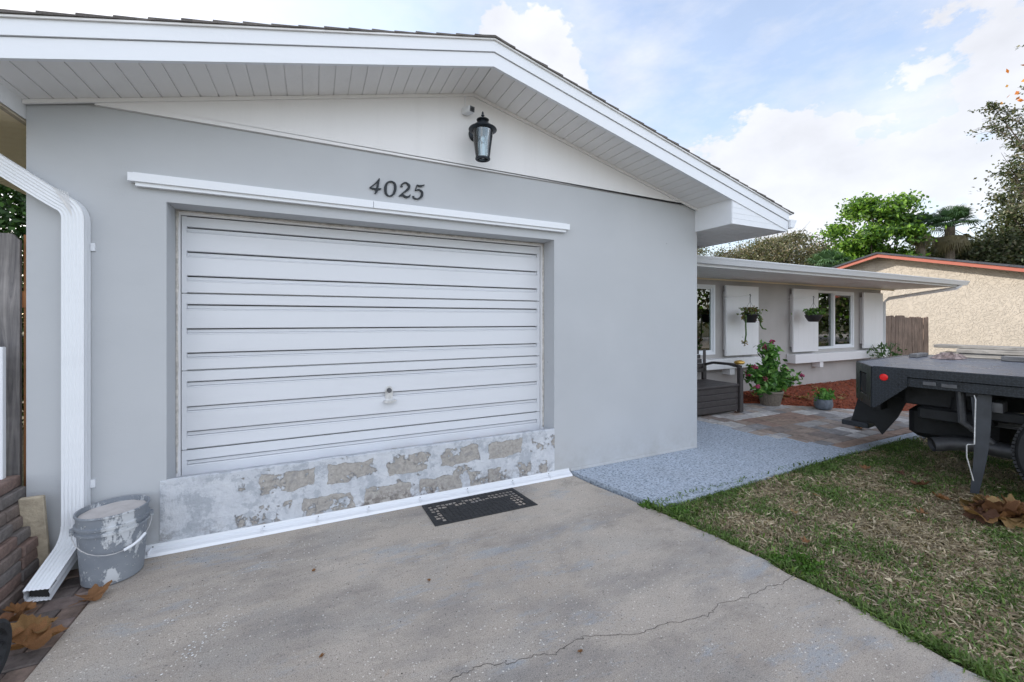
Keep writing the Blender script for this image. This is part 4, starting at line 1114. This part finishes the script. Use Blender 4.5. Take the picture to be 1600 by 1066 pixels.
# chamfer light plate
def cham(u, z, o=0):  # u 0..1 from side to rear
    a = Vector((0,-.26)); b_ = Vector((.46,0)); n2 = Vector((-.26,.46)).normalized(); p = a.lerp(b_, u)+n2*o; return (p.x, p.y, z)
q = MB(); z0, z1 = DZ-.375, DZ-.002; u0, u1, a0, a1 = .28,.72,DZ-.29,DZ-.08
for (ua,ub,za,zb) in ((0,1,z0,a0),(0,1,a1,z1),(0,u0,a0,a1),(u1,1,a0,a1)):
    V = [cham(ua,za),cham(ub,za),cham(ub,zb),cham(ua,zb),cham(ua,za,.012),cham(ub,za,.012),cham(ub,zb,.012),cham(ua,zb,.012)]
    q.add(V, [(0,1,2,3),(4,5,6,7),(0,1,5,4),(1,2,6,5),(2,3,7,6),(3,0,4,7)])
q.build('corner_plate', 'diamond', TR)
q = MB(); V = []
pp = []
for k in range(24):
    t = 2*PI*k/24; pp.append((.5+.19*math.copysign(abs(math.cos(t))**.5, math.cos(t)), DZ-.185+.095*math.copysign(abs(math.sin(t))**.6, math.sin(t))))
q.add([cham(u,z,-.004) for u, z in pp]+[cham(u,z,.004) for u, z in pp], [tuple(range(24)), tuple(range(47,23,-1))]+[(i,24+i,24+(i+1)%24,(i+1)%24) for i in range(24)]); q.build('tail_light_hole', 'dark', TR)  # black oval stands in for the shade inside the light opening
q = MB(); q.add([cham(0.06,z0+.02,-.08),cham(.94,z0+.02,-.08),cham(.94,z1-.05,-.08),cham(.06,z1-.05,-.08)], [(0,1,2,3)]); q.build('light_box', 'underbody', TR)
q = MB(); mt = Matrix.Rotation(-PI/2,4,'Y'); q.lathe([(.030,0),(.030,.006),(.024,.011),(.001,.013)], (-.016,-.345,DZ-.09), 24, mat=mt); q.build('marker_light', 'redlens', TR, True)
q = MB(); q.bbox(-.02,-.013,-.68,-.60,DZ-.125,DZ-.095,.002); q.build('reflector', 'exhaust', TR); q = MB(); q.bbox(-.02,-.013,-.80,-.71,DZ-.13,DZ-.1,.002); q.build('reflector', 'exhaust', TR)
# tail structure, step plate
q = MB(); q.bbox(.68,1.23,-.02,.215,.245,.30,.006); q.build('rear_step', 'black_metal', TR)
q = MB(); q.prism([(.14,.301),(.06,.64),(-.34,.66),(-.24,.40),(-.12,.20),(-.05,.301)], .72, .745, 'x'); q.build('step_bracket', 'underbody', TR)
q = MB()
for x in (.70, 1.55): q.bbox(x,x+.07,-DLn,-.1,.60,.78,.004)
for y in (-.35,-.9,-1.9,-2.6,-3.5): q.bbox(.02,DW-.02,y,y+.06,.78,.92,.004)
q.bbox(.55,1.8,-.16,-.10,.48,.66,.004)
q.build('chassis_frame', 'underbody', TR)
q = MB(); q.bbox(.62,1.3,-.98,-.34,.26,.56,.05); q.build('fuel_tank', 'underbody', TR, True)
q = MB(); q.bbox(.25,.6,-.95,-.5,.50,.62,.02); q.lathe([(.05,-.1),(.06,0),(.05,.12)], (.32,-.75,.6), 12); q.bbox(.3,.36,-.9,-.4,.62,.90,.01); q.bbox(.2,.26,-1.6,-.9,.58,.66,.01); q.build('spring_hanger', 'underbody', TR, True)
q = MB(); pts = [(.36,-.57,.272),(.40,-.62,.282),(.46,-.70,.30),(.50,-.80,.305),(.50,-1.0,.30),(.50,-2.4,.30)]
rad = [.062]*6; q.tube(pts, rad, 20, cap=False); q.tube(pts[:2], .056, 20, cap=False); q.build('exhaust_pipe', 'exhaust', TR, True)
q = MB(); q.tube([(.38,-.592,.276),(.42,-.64,.286)], .055, 16); q.build('exhaust_bore', 'dark', TR)
q = MB()
V = []; F = []; n_ = 12
for i in range(n_+1):
    t = i/n_; z = .80*(1-t)+.02*t; wd = .095*(1-t)+.04*t; y = -.865-.02*math.sin(t*PI); x0 = .03-.02*t
    for (dx, dy) in ((0,0),(wd*.25,-wd*.55),(wd*.5,-wd*1.05),(wd*.55,-wd*1.1),(wd*.62,-wd*1.05),(wd*.4,-wd*.55),(.03,-.01),(.02,.004)): V.append((x0+dx, y+dy, z))
for i in range(n_):
    for k in range(8): F.append((i*8+k,i*8+(k+1)%8,i*8+8+(k+1)%8,i*8+8+k))
F += [tuple(range(8)), tuple(range(n_*8+7, n_*8-1, -1))]
q.add(V, F); q.build('mud_flap', 'flap', TR, True)
q = MB(); q.tube([(.025,-.885,.80),(.018,-.895,.76),(.008,-.890,.41),(.004,-.855,.40),(.0,-.85,.39),(.0,-.85,.30),(.006,-.885,.12)], .0045, 6); q.build('flap_rod', 'steel', TR, True)
q = MB()
for k in range(5): q.bbox(.42,.49,-2.2+.1*k,-.75-.09*k,.50+.014*k,.512+.014*k,.002)
q.build('leaf_spring', 'exhaust', TR)
q = MB(); q.tube([(.40,-.45,.70),(.38,-.6,.62),(.36,-.9,.66),(.3,-1.2,.60),(.3,-1.8,.68)], .008, 6); q.build('brake_hose', 'flap', TR, True)
q = MB(); q.tube([(.16,-.78,.86),(.14,-.80,.55),(.22,-.95,.40)], .026, 10); q.build('shock_absorber', 'exhaust', TR, True)
q = MB(); q.bbox(.12,.30,-1.02,-.96,.66,.74,.004); q.build('cross_clamp', 'exhaust', TR)
for (bx_, by_, bz_) in ((.5,-.52,.62),(.36,-.70,.56),(.44,-.86,.72)):
    q = MB(); q.lathe([(.014,-.012),(.016,0),(.014,.012),(.001,.014)], (bx_,by_,bz_), 6, mat=Matrix.Rotation(-PI/2,4,'Y')); q.build('bolt', 'steel', TR)
# wheels
def wheel(x, y, dual):
    wh = empty('wheel', (x, y, .40)); wh.parent = TR
    mt = Matrix.Rotation(PI/2, 4, 'Y'); q = MB()
    pr = [(.235,-.10),(.30,-.125),(.37,-.12),(.398,-.095),(.40,0),(.398,.095),(.37,.12),(.30,.125),(.235,.10),(.235,-.10)]
    ringlathe(q, pr, (0,0,0), 56, mt)
    for k in range(84):
        a = 2*PI*k/84
        for sx in (-.10,-.035,.035,.10):
            m2 = Matrix.Rotation(a+(.03 if sx > 0 else 0),4,'X') @ Matrix.Translation((sx,0,.400)); q.box(-.027,.027,-.010,.010,-.012,.0035, mat=m2)
    q.build('tyre', 'tyre', wh)
    q = MB(); q.lathe([(.24,-.09),(.235,-.07),(.18,-.02),(.10,-.02),(.07,-.10),(.001,-.10)], (0,0,0), 32, mat=mt)
    q.build('rim', 'flap', wh, True)
wheel(.20,-1.47,True); wheel(DW-.2,-1.47,True)
q = MB(); q.tube([(.2,-1.47,.4),(DW-.2,-1.47,.4)], .06, 10); q.lathe([(.001,-.16),(.12,-.1),(.15,0),(.12,.1),(.001,.16)], (1.18,-1.47,.4), 16); q.build('axle', 'underbody', TR, True)
q = MB(); q.bbox(0,DW,-DLn-.05,-DLn,DZ,DZ+1.1,.01); q.build('headboard', 'black_metal', TR)
# cab standing beyond the frame
q = MB(); q.prism([(-DLn-.1,.55),(-DLn-.1,2.0),(-DLn-.35,2.12),(-DLn-1.5,2.1),(-DLn-2.1,1.5),(-DLn-3.1,1.35),(-DLn-3.25,.9),(-DLn-3.25,.5)], .15, DW-.15, 'x'); q.build('cab', 'black_metal', TR)
wheel(.25,-DLn-2.3,False); wheel(DW-.25,-DLn-2.3,False)
# boards and rag on the deck
cs, sn = math.cos(R(6.5)), math.sin(R(6.5))
def T(x, y, z): return (4.58+x*cs-y*sn, -.90+x*sn+y*cs, z)
def board(x0, x1, y0, y1, z0, z1, label, rz_=0):
    q = MB(); mt = Matrix.Translation(T(0,0,0)) @ Matrix.Rotation(R(6.5),4,'Z')
    q.bbox(x0,x1,y0,y1,z0,z1,.004, mat=mt); tag(q.build('wood_plank', 'plank'), label, 'plank', 'planks on the truck deck')
board(1.95,2.22,-3.6,-.28,DZ+.002,DZ+.05,'lowest grey plank under the stack on the truck deck')
board(2.0,2.24,-3.4,-.22,DZ+.10,DZ+.135,'long thin grey plank on top of the deck stack')
board(1.93,2.12,-3.2,-.42,DZ+.053,DZ+.098,'grey plank in the middle of the deck stack')
board(1.72,1.92,-3.0,-.78,DZ+.002,DZ+.048,'grey plank lying nearest the camera on the truck deck')
board(1.5,1.9,-.2,-.13,DZ+.002,DZ+.04,'short grey block at the tail of the truck deck')
q = MB(); V = []; F = []; nu, nv = 40, 20
for i in range(nu+1):
    for j in range(nv+1):
        u, v = i/nu-.5, j/nv-.5; en = max(0, 1-(2*abs(u))**3)*max(0, 1-(2*abs(v))**3)
        z = DZ+.004+en*(.045+.045*noise.noise(Vector((u*7,v*4,1)))+.03*noise.noise(Vector((u*17,v*9,2))))
        V.append(T(1.68+u*.42+.03*noise.noise(Vector((v*5,u*5,0))), -.42+v*.22+.05*noise.noise(Vector((u*6,v*3,5))), z))
for i in range(nu):
    for j in range(nv): a = i*(nv+1)+j; F.append((a,a+nv+1,a+nv+2,a+1))
q.add(V, F); tag(q.build('rag', 'rag', None, True), 'crumpled stained rag lying by the planks on the deck', 'rag')

# ------------------------------------------------------------------ neighbours, fence
NH = empty('neighbour_house', (16,3.5,0), 0, 'tan stucco house with coral trimmed gable beyond the truck', 'house')
nz_ = lambda y: 3.36-.262*abs(y)
q = MB(); q.prism([(-4.1,-.1),(4.1,-.1),(4.1,nz_(4.1)),(0,nz_(0)),(-4.1,nz_(-4.1))], 0, 9, 'x'); q.build('wall', 'nwall', NH)
for sg in (-1,1):
    q = MB(); q.prism([(0,nz_(0)-.03),(sg*4.6,nz_(4.6)-.03),(sg*4.6,nz_(4.6)+.07),(0,nz_(0)+.07)], -.34, -.31, 'x'); q.build('fascia', 'coral', NH)
    q = MB(); q.prism([(0,nz_(0)+.005),(sg*4.6,nz_(4.6)+.005),(sg*4.6,nz_(4.6)+.02),(0,nz_(0)+.02)], -.31, 9.3, 'x'); q.build('soffit', 'tan', NH)
q = MB(); q.prism([(-4.65,nz_(4.65)+.07),(0,nz_(0)+.07),(4.65,nz_(4.65)+.07),(4.65,nz_(4.65)+.125),(0,nz_(0)+.125),(-4.65,nz_(4.65)+.125)], -.37, 9.3, 'x'); q.build('roof', 'nshingle', NH)
GF = empty('gate_fence', (12.0,2.05,0), 0, 'old brown picket gate fence between the two houses', 'fence')
x = -.25; k = 0
while x < 2.9:
    q = MB(); wd = random.uniform(.10,.135); tilt = .05*math.sin(x*2.1); zt = 1.52-.02*x+random.uniform(-.03,.02)
    q.prism([(x,0),(x+wd,0),(x+wd+tilt,zt-.03),(x+wd*.8+tilt,zt),(x+wd*.2+tilt,zt),(x+tilt,zt-.03)], random.uniform(-.006,.006), .022, 'y'); q.build('picket', 'fence2', GF); x += wd+random.uniform(.006,.02); k += 1
for z in (.4,1.2): q = MB(); q.box(-.25,2.95,.024,.06,z,z+.08); q.build('rail', 'fence2', GF)
# ------------------------------------------------------------------ trees
def blobs(n, c, r, shell=.5):
    out = []
    while len(out) < n:
        v = Vector((random.uniform(-1,1),random.uniform(-1,1),random.uniform(-1,1)))
        if shell**1 < v.length <= 1 or (v.length < 1 and random.random() < .25): out.append(Vector(c)+Vector((v.x*r[0],v.y*r[1],v.z*r[2])))
    return out
def tree(name, base, top, crown_c, crown_r, nclump, per, L, W, csize, pal, label, cat='tree', group=None, trunk_r=.25, twigs=0, shell=.5, bark='bark'):
    b = Vector(base); t = empty(name, b, 0, label, cat, group)
    cc = Vector(crown_c)-b; cl = blobs(nclump, cc, crown_r, shell)
    q = MB(); fork = Vector((0,0,top)); 
    q.tube([(0,0,-.1),(random.gauss(0,.1),random.gauss(0,.1),top*.5),fork], [trunk_r*1.3,trunk_r,trunk_r*.8], 10); q.build('trunk', bark, t, True)
    q = MB()
    for c_ in cl[:max(20,nclump//3)]:
        m_ = fork.lerp(c_, .5)+Vector((random.gauss(0,.25),random.gauss(0,.25),random.gauss(.1,.2))); q.tube([fork,m_,c_], [trunk_r*.35,trunk_r*.18,.02], 5)
    for c_ in cl:
        for _ in range(twigs):
            e = c_+Vector((random.gauss(0,1),random.gauss(0,1),random.gauss(.3,1)))*csize*1.3; m_ = c_.lerp(e,.5)+Vector((random.gauss(0,.1),)*3)*csize; q.tube([c_,m_,e], [.018,.011,.006], 3, cap=False)
    q.build('limbs', bark, t)
    C = []
    for c_ in cl:
        k = int(per*random.uniform(.5,1.4)); s_ = csize*random.uniform(.6,1.3)
        C.append(np.array(c_)+rng.normal(size=(k,3))*np.array([s_,s_,s_*.6]))
    C = np.concatenate(C); V, F = leaf_quads(C, L, W, .1)
    # clump-wise tint
    mesh_np('crown', V, F, 'leafy', colmix(len(C), pal, .25), t)
    return t
BRIGHT = [(.09,.19,.02),(.14,.26,.03),(.05,.12,.018),(.19,.31,.05),(.035,.085,.015)]
OAK = [(.055,.075,.03),(.08,.095,.045),(.04,.055,.022),(.11,.105,.055)]
BROWN = [(.16,.14,.09),(.11,.12,.06),(.20,.165,.11),(.08,.09,.045)]
tree('broadleaf_tree', (27,8.3,0), 3, (27,8.5,5.4), (1.8,1.8,2.9), 60, 380, .21, .12, .34, BRIGHT, 'bright green broadleaf tree rising behind the coral trimmed roof', trunk_r=.2, shell=.5)
tree('oak_tree', (28,15.5,0), 3.5, (28.5,14.6,5.2), (3.2,4.0,1.9), 170, 190, .15, .085, .45, BROWN, 'sparse olive brown oak behind the wing roof', 'tree', trunk_r=.25, twigs=3, shell=.3)
tree('bare_oak_tree', (23,18,0), 3.5, (23.5,18,4.6), (5.2,3.0,1.9), 150, 120, .14, .08, .45, BROWN+OAK, 'thin twiggy oak with gaps of sky just right of the garage eave', 'tree', trunk_r=.22, twigs=5)
tree('oak_tree', (33,3.4,0), 4, (33.2,3.3,6.6), (2.6,2.5,4.6), 210, 150, .17, .09, .42, OAK, 'tall dark oak at the right edge with sprays of small leaves', 'tree', trunk_r=.35, twigs=1, shell=.35)
tree('oak_tree', (32,6.6,0), 2, (32,5.6,3.9), (2.4,2.6,1.7), 190, 150, .18, .1, .45, OAK, 'low dark oak behind the palm, under the tall one', 'tree', trunk_r=.25, twigs=1, shell=.2)
tree('holly_tree', (31.5,7.3,0), 2, (31.4,7.4,3.9), (1.7,1.9,1.75), 130, 150, .15, .09, .4, OAK, 'dark dense shrubby tree under the fan palms', trunk_r=.15, shell=.2)
# open outer branches of the big oak reaching left, kept on their own tree
ob = empty('turning_oak_tree', (24,1.2,0), 0, 'open branched oak at far right edge with a few orange leaves', 'tree')
q = MB(); fork = Vector((2.0,0,5.0)); q.tube([(2.0,0,-.1),(2.1,0,2.5),fork], [.3,.25,.2], 10); q.build('trunk', 'bark', ob, True)
q = MB(); C = []; tips = []
for k in range(24):
    z1 = random.uniform(5.6,11.5); e = Vector((random.uniform(-.6,1.6), random.uniform(-.6,1.5) if k not in (3,4,5) else random.uniform(2.1,2.8), z1 if k not in (3,4,5) else random.uniform(9.3,10.4))); m_ = fork.lerp(e,.55)+Vector((random.gauss(0,.3),random.gauss(0,.2),.3))
    q.tube([fork,m_,e], [.06,.025,.006], 5); tips.append((m_, e))
    for _ in range(22):
        t_ = random.uniform(.35,1); p0 = m_.lerp(e,t_); p1 = p0+Vector((random.gauss(0,.35),random.gauss(.12,.40),random.gauss(0,.22))); q.tube([p0,p0.lerp(p1,.5)+Vector((0,0,.06)),p1], [.012,.008,.004], 3, cap=False)
        for _ in range(16): t2 = random.random(); p = p0.lerp(p1,t2); C.append((p.x+random.gauss(0,.06),p.y+random.gauss(0,.06),p.z+random.gauss(0,.05)))
q.build('limbs', 'bark', ob)
C = np.array(C); V, F = leaf_quads(C, .12, .06, .1); mesh_np('crown', V, F, 'leafy', colmix(len(C), OAK, .3), ob)
C = np.array([(0.2+random.gauss(0,.25), 1.55+random.gauss(0,.3), 10.2+random.gauss(0,.45)) for _ in range(16)]); V, F = leaf_quads(C, .17, .13, 0); mesh_np('orange_leaves', V, F, 'leafy', colmix(len(C), [(.5,.16,.03),(.55,.25,.04)], .2), ob)
# sabal palms
def palm(x, y, h_, r_, label):
    t = empty('palm_tree', (x,y,0), 0, label, 'palm', 'palms behind the coral trimmed roof')
    q = MB(); q.tube([(0,0,-.1),(.05,0,h_*.5),(0,0,h_)], [.2,.17,.2], 10); q.build('trunk', 'palmbark', t, True)
    q = MB()
    V = []; 
    for k in range(64):
        az = random.uniform(0,2*PI); el = random.uniform(.0,1.4) if k < 42 else random.uniform(-1.4,-.7); d_ = Vector((math.cos(az)*math.cos(el), math.sin(az)*math.cos(el), math.sin(el)))
        st = Vector((0,0,h_)); pe = st+d_*r_*.5; side = d_.cross(Vector((0,0,1)))
        side = side.normalized() if side.length > .05 else Vector((1,0,0)); up = side.cross(d_)
        g_ = random.uniform(.7,1.2); base = (.20,.17,.09) if el < -.45 else ((.055,.11,.045) if random.random() < .7 else (.08,.15,.06)); q.cur = tuple(c_*g_ for c_ in base)
        q.tube([st,pe], [.02,.012], 4)
        for m_ in range(19):
            a = (m_/18-.5)*2.7; dd = (d_*math.cos(a)+side*math.sin(a)).normalized(); ln = r_*.62*(1-.3*abs(a)/1.35)
            p1 = pe+dd*ln*.6+up*.02; p2 = pe+dd*ln*random.uniform(.8,1.1)+Vector((0,0,-random.uniform(.15,.5)*ln)); w_ = up.cross(dd).normalized()*.022
            q.add([pe-w_*.4,pe+w_*.4,p1+w_,p1-w_], [(0,1,2,3)]); q.add([p1-w_,p1+w_,p2], [(0,1,2)])
    q.build('fronds', 'leafy', t)
palm(29.1,6.2,6.1,1.25,'tall fan palm with round head behind the coral trimmed roof')
palm(27.9,6.9,6.1,.9,'smaller fan palm half hidden beside the bright green tree')
palm(22.6,8.4,3.9,1.1,'low fan palm between the brown oak and the bright green tree')
# hedge at left and added tree behind
def hedge(name, c, r_, n_, label, pal, L=.11):
    t = empty(name, (c[0],c[1],0), 0, label, 'hedge' if 'hedge' in name else 'tree')
    v = rng.normal(size=(n_,3)); v /= np.linalg.norm(v,axis=1)[:,None]; v *= rng.uniform(.75,1.05,(n_,1))**.6
    C = v*np.array(r_)+np.array([0,0,c[2]]); C += rng.normal(size=C.shape)*.12
    V, F = leaf_quads(C, L, L*.55, .1); mesh_np('foliage', V, F, 'leafy', colmix(n_, pal, .3), t)
    q = MB()
    for k in range(5): q.tube([(random.gauss(0,.2),random.gauss(0,.2),0),(random.gauss(0,r_[0]*.4),random.gauss(0,r_[1]*.4),c[2])], [.06,.03], 6)
    q.build('trunk', 'bark', t, True)
hedge('tall_hedge', (-4.2,4.2,1.7), (1.6,1.0,1.75), 30000, 'dense dark green hedge behind the grey fence at left', [(.03,.07,.015),(.05,.11,.02),(.02,.05,.012)], .09)
tree('added_shade_tree', (-9.2,4.6,0), 3, (-9.4,4.4,5.8), (3.0,3.2,3.3), 120, 130, .3, .18, .6, OAK, 'dense broad tree out of view at left, added to shade the driveway', trunk_r=.3, shell=.2)  # unseen, added to keep the sun off the driveway
# trees across the road that the windows mirror
for i, (x, y, h_) in enumerate(((30,-6.5,8),(26,-10,7),(34,-12,9),(19,-11.5,7))):
    tree('street_tree', (x,y,0), 2.5, (x,y,h_*.45), (3.4,3.4,h_*.45), 60, 120, .3, .18, .6, OAK+BRIGHT[:1], ['broad oak across the lawn nearest the tan house','rounded oak by the road','taller oak far along the road','low oak behind the truck cab'][i], 'tree', 'oaks mirrored in the windows', trunk_r=.22, shell=.3)

# ================================================================== LIGHT
el, az = R(30), math.atan2(-.70,.714)   # azimuth from +Y towards +X
sd = Vector((math.sin(az)*math.cos(el), math.cos(az)*math.cos(el), math.sin(el)))
L_ = bpy.data.lights.new('Sun', 'SUN'); L_.energy = 2.4; L_.angle = R(.6); L_.color = (1,.93,.82)
so = bpy.data.objects.new('Sun', L_); COL.objects.link(so); so.rotation_euler = (-sd).to_track_quat('-Z','Y').to_euler()
W = bpy.data.worlds.new('World'); S.world = W; W.use_nodes = True; nt = W.node_tree; nt.nodes.clear()
def N(t, **k):
    x = nt.nodes.new(t)
    for a, b_ in k.items(): setattr(x, a, b_)
    return x
out = N('ShaderNodeOutputWorld'); bg = N('ShaderNodeBackground'); nt.links.new(bg.outputs[0], out.inputs[0])
sky = N('ShaderNodeTexSky', sky_type='NISHITA'); sky.sun_disc = False; sky.sun_elevation = el; sky.sun_rotation = az; sky.air_density = 1.0; sky.dust_density = 1.5; sky.ozone_density = 1.0
tc = N('ShaderNodeTexCoord'); vec = tc.outputs['Generated']
def mth(op, a, b=0, cl=False):
    m = N('ShaderNodeMath', operation=op); m.use_clamp = cl
    for i, v in enumerate((a, b)):
        if isinstance(v, (int, float)): m.inputs[i].default_value = v
        else: nt.links.new(v, m.inputs[i])
    return m.outputs[0]
def nz(scale, detail, off, rough=.6, zs=1.6):
    mp = N('ShaderNodeMapping'); mp.inputs['Scale'].default_value = (1,1,zs); mp.inputs['Location'].default_value = off; nt.links.new(vec, mp.inputs[0])
    n = N('ShaderNodeTexNoise'); n.inputs['Scale'].default_value = scale; n.inputs['Detail'].default_value = detail; n.inputs['Roughness'].default_value = rough; nt.links.new(mp.outputs[0], n.inputs['Vector']); return n.outputs['Fac']
def blob(d, r, soft):
    d = Vector(d).normalized(); v = N('ShaderNodeVectorMath', operation='DISTANCE'); nt.links.new(vec, v.inputs[0]); v.inputs[1].default_value = d
    m = N('ShaderNodeMapRange'); nt.links.new(v.outputs['Value'], m.inputs[0]); m.inputs[1].default_value = r+soft; m.inputs[2].default_value = r-soft; return m.outputs[0]
def dirpx(px, py):
    xc = (px-800)/647; zc = (500.6-py)/647; return (.432+.902*xc, .902-.432*xc, zc)
cum = None
for px, py, r, s_ in CLOUDS if 'CLOUDS' in globals() else [(1190,270,.10,.10),(1290,270,.12,.10),(1390,240,.10,.10),(1480,210,.10,.1),(1560,150,.12,.12),(1240,310,.12,.1),(1330,330,.08,.08),(1500,335,.02,.05),(870,95,.05,.06),(830,70,.06,.06),(900,140,.04,.05),(780,60,.06,.06)]:
    b_ = blob(dirpx(px,py), r, s_); cum = b_ if cum is None else mth('MAXIMUM', cum, b_)
edge = mth('ADD', cum, mth('MULTIPLY', mth('SUBTRACT', nz(6, 12, (3,1,2), .60), .5), 2.2))
mr = N('ShaderNodeMapRange'); mr.interpolation_type = 'SMOOTHSTEP'; nt.links.new(edge, mr.inputs[0]); mr.inputs[1].default_value = .42; mr.inputs[2].default_value = .62
veil = N('ShaderNodeMapRange'); nt.links.new(nz(2.2, 8, (8,3,1), .6, 2.5), veil.inputs[0]); veil.inputs[1].default_value = .40; veil.inputs[2].default_value = .66; veil.inputs[3].default_value = .30; veil.inputs[4].default_value = .95
# hazy bright patch low and toward the sun (left of the picture)
lf = blob(sd, .55, .65); lo = blob(dirpx(60,20), .45, .45)
cov = mth('MAXIMUM', mth('MAXIMUM', mr.outputs[0], veil.outputs[0]), mth('MULTIPLY', mth('MAXIMUM', lf, lo), 1), True)
shade = N('ShaderNodeMapRange'); nt.links.new(nz(5, 8, (1,5,2), .55), shade.inputs[0]); shade.inputs[1].default_value = .3; shade.inputs[2].default_value = .7; shade.inputs[3].default_value = .82; shade.inputs[4].default_value = 1.06
cc = N('ShaderNodeMix', data_type='RGBA', blend_type='MULTIPLY'); cc.inputs[0].default_value = 1; cc.inputs[6].default_value = (1,1,1.04,1); nt.links.new(shade.outputs[0], cc.inputs[7])
sepv = N('ShaderNodeSeparateXYZ'); nt.links.new(vec, sepv.inputs[0])
# unseen clouds behind the viewer are brightened to light the facade, dimmer over the roof
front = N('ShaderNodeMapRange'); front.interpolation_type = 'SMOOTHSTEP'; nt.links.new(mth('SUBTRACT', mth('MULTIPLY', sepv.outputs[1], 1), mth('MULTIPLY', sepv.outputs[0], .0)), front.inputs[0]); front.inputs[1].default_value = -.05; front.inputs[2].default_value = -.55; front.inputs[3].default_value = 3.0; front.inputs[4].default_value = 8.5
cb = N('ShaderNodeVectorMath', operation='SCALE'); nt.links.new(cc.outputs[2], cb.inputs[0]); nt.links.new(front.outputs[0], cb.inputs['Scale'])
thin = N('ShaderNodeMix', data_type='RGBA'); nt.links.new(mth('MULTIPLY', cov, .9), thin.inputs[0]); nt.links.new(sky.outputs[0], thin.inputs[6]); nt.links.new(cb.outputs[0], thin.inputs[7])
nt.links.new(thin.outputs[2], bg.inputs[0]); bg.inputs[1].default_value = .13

# ================================================================== CAMERA
cam = bpy.data.cameras.new('Camera'); co = bpy.data.objects.new('Camera', cam); COL.objects.link(co)
cam.sensor_width = 36; cam.lens = 647/1600*36; cam.shift_y = -32.4/1600; cam.clip_start = .05; cam.clip_end = 1000
co.location = (0,-3.15,1.385); co.rotation_euler = (R(90), 0, -math.atan2(.432,.902)); S.camera = co
S.view_settings.view_transform = 'Standard'; S.view_settings.look = 'None'; S.view_settings.exposure = 1.42; S.view_settings.gamma = 1
S.render.engine = 'CYCLES'
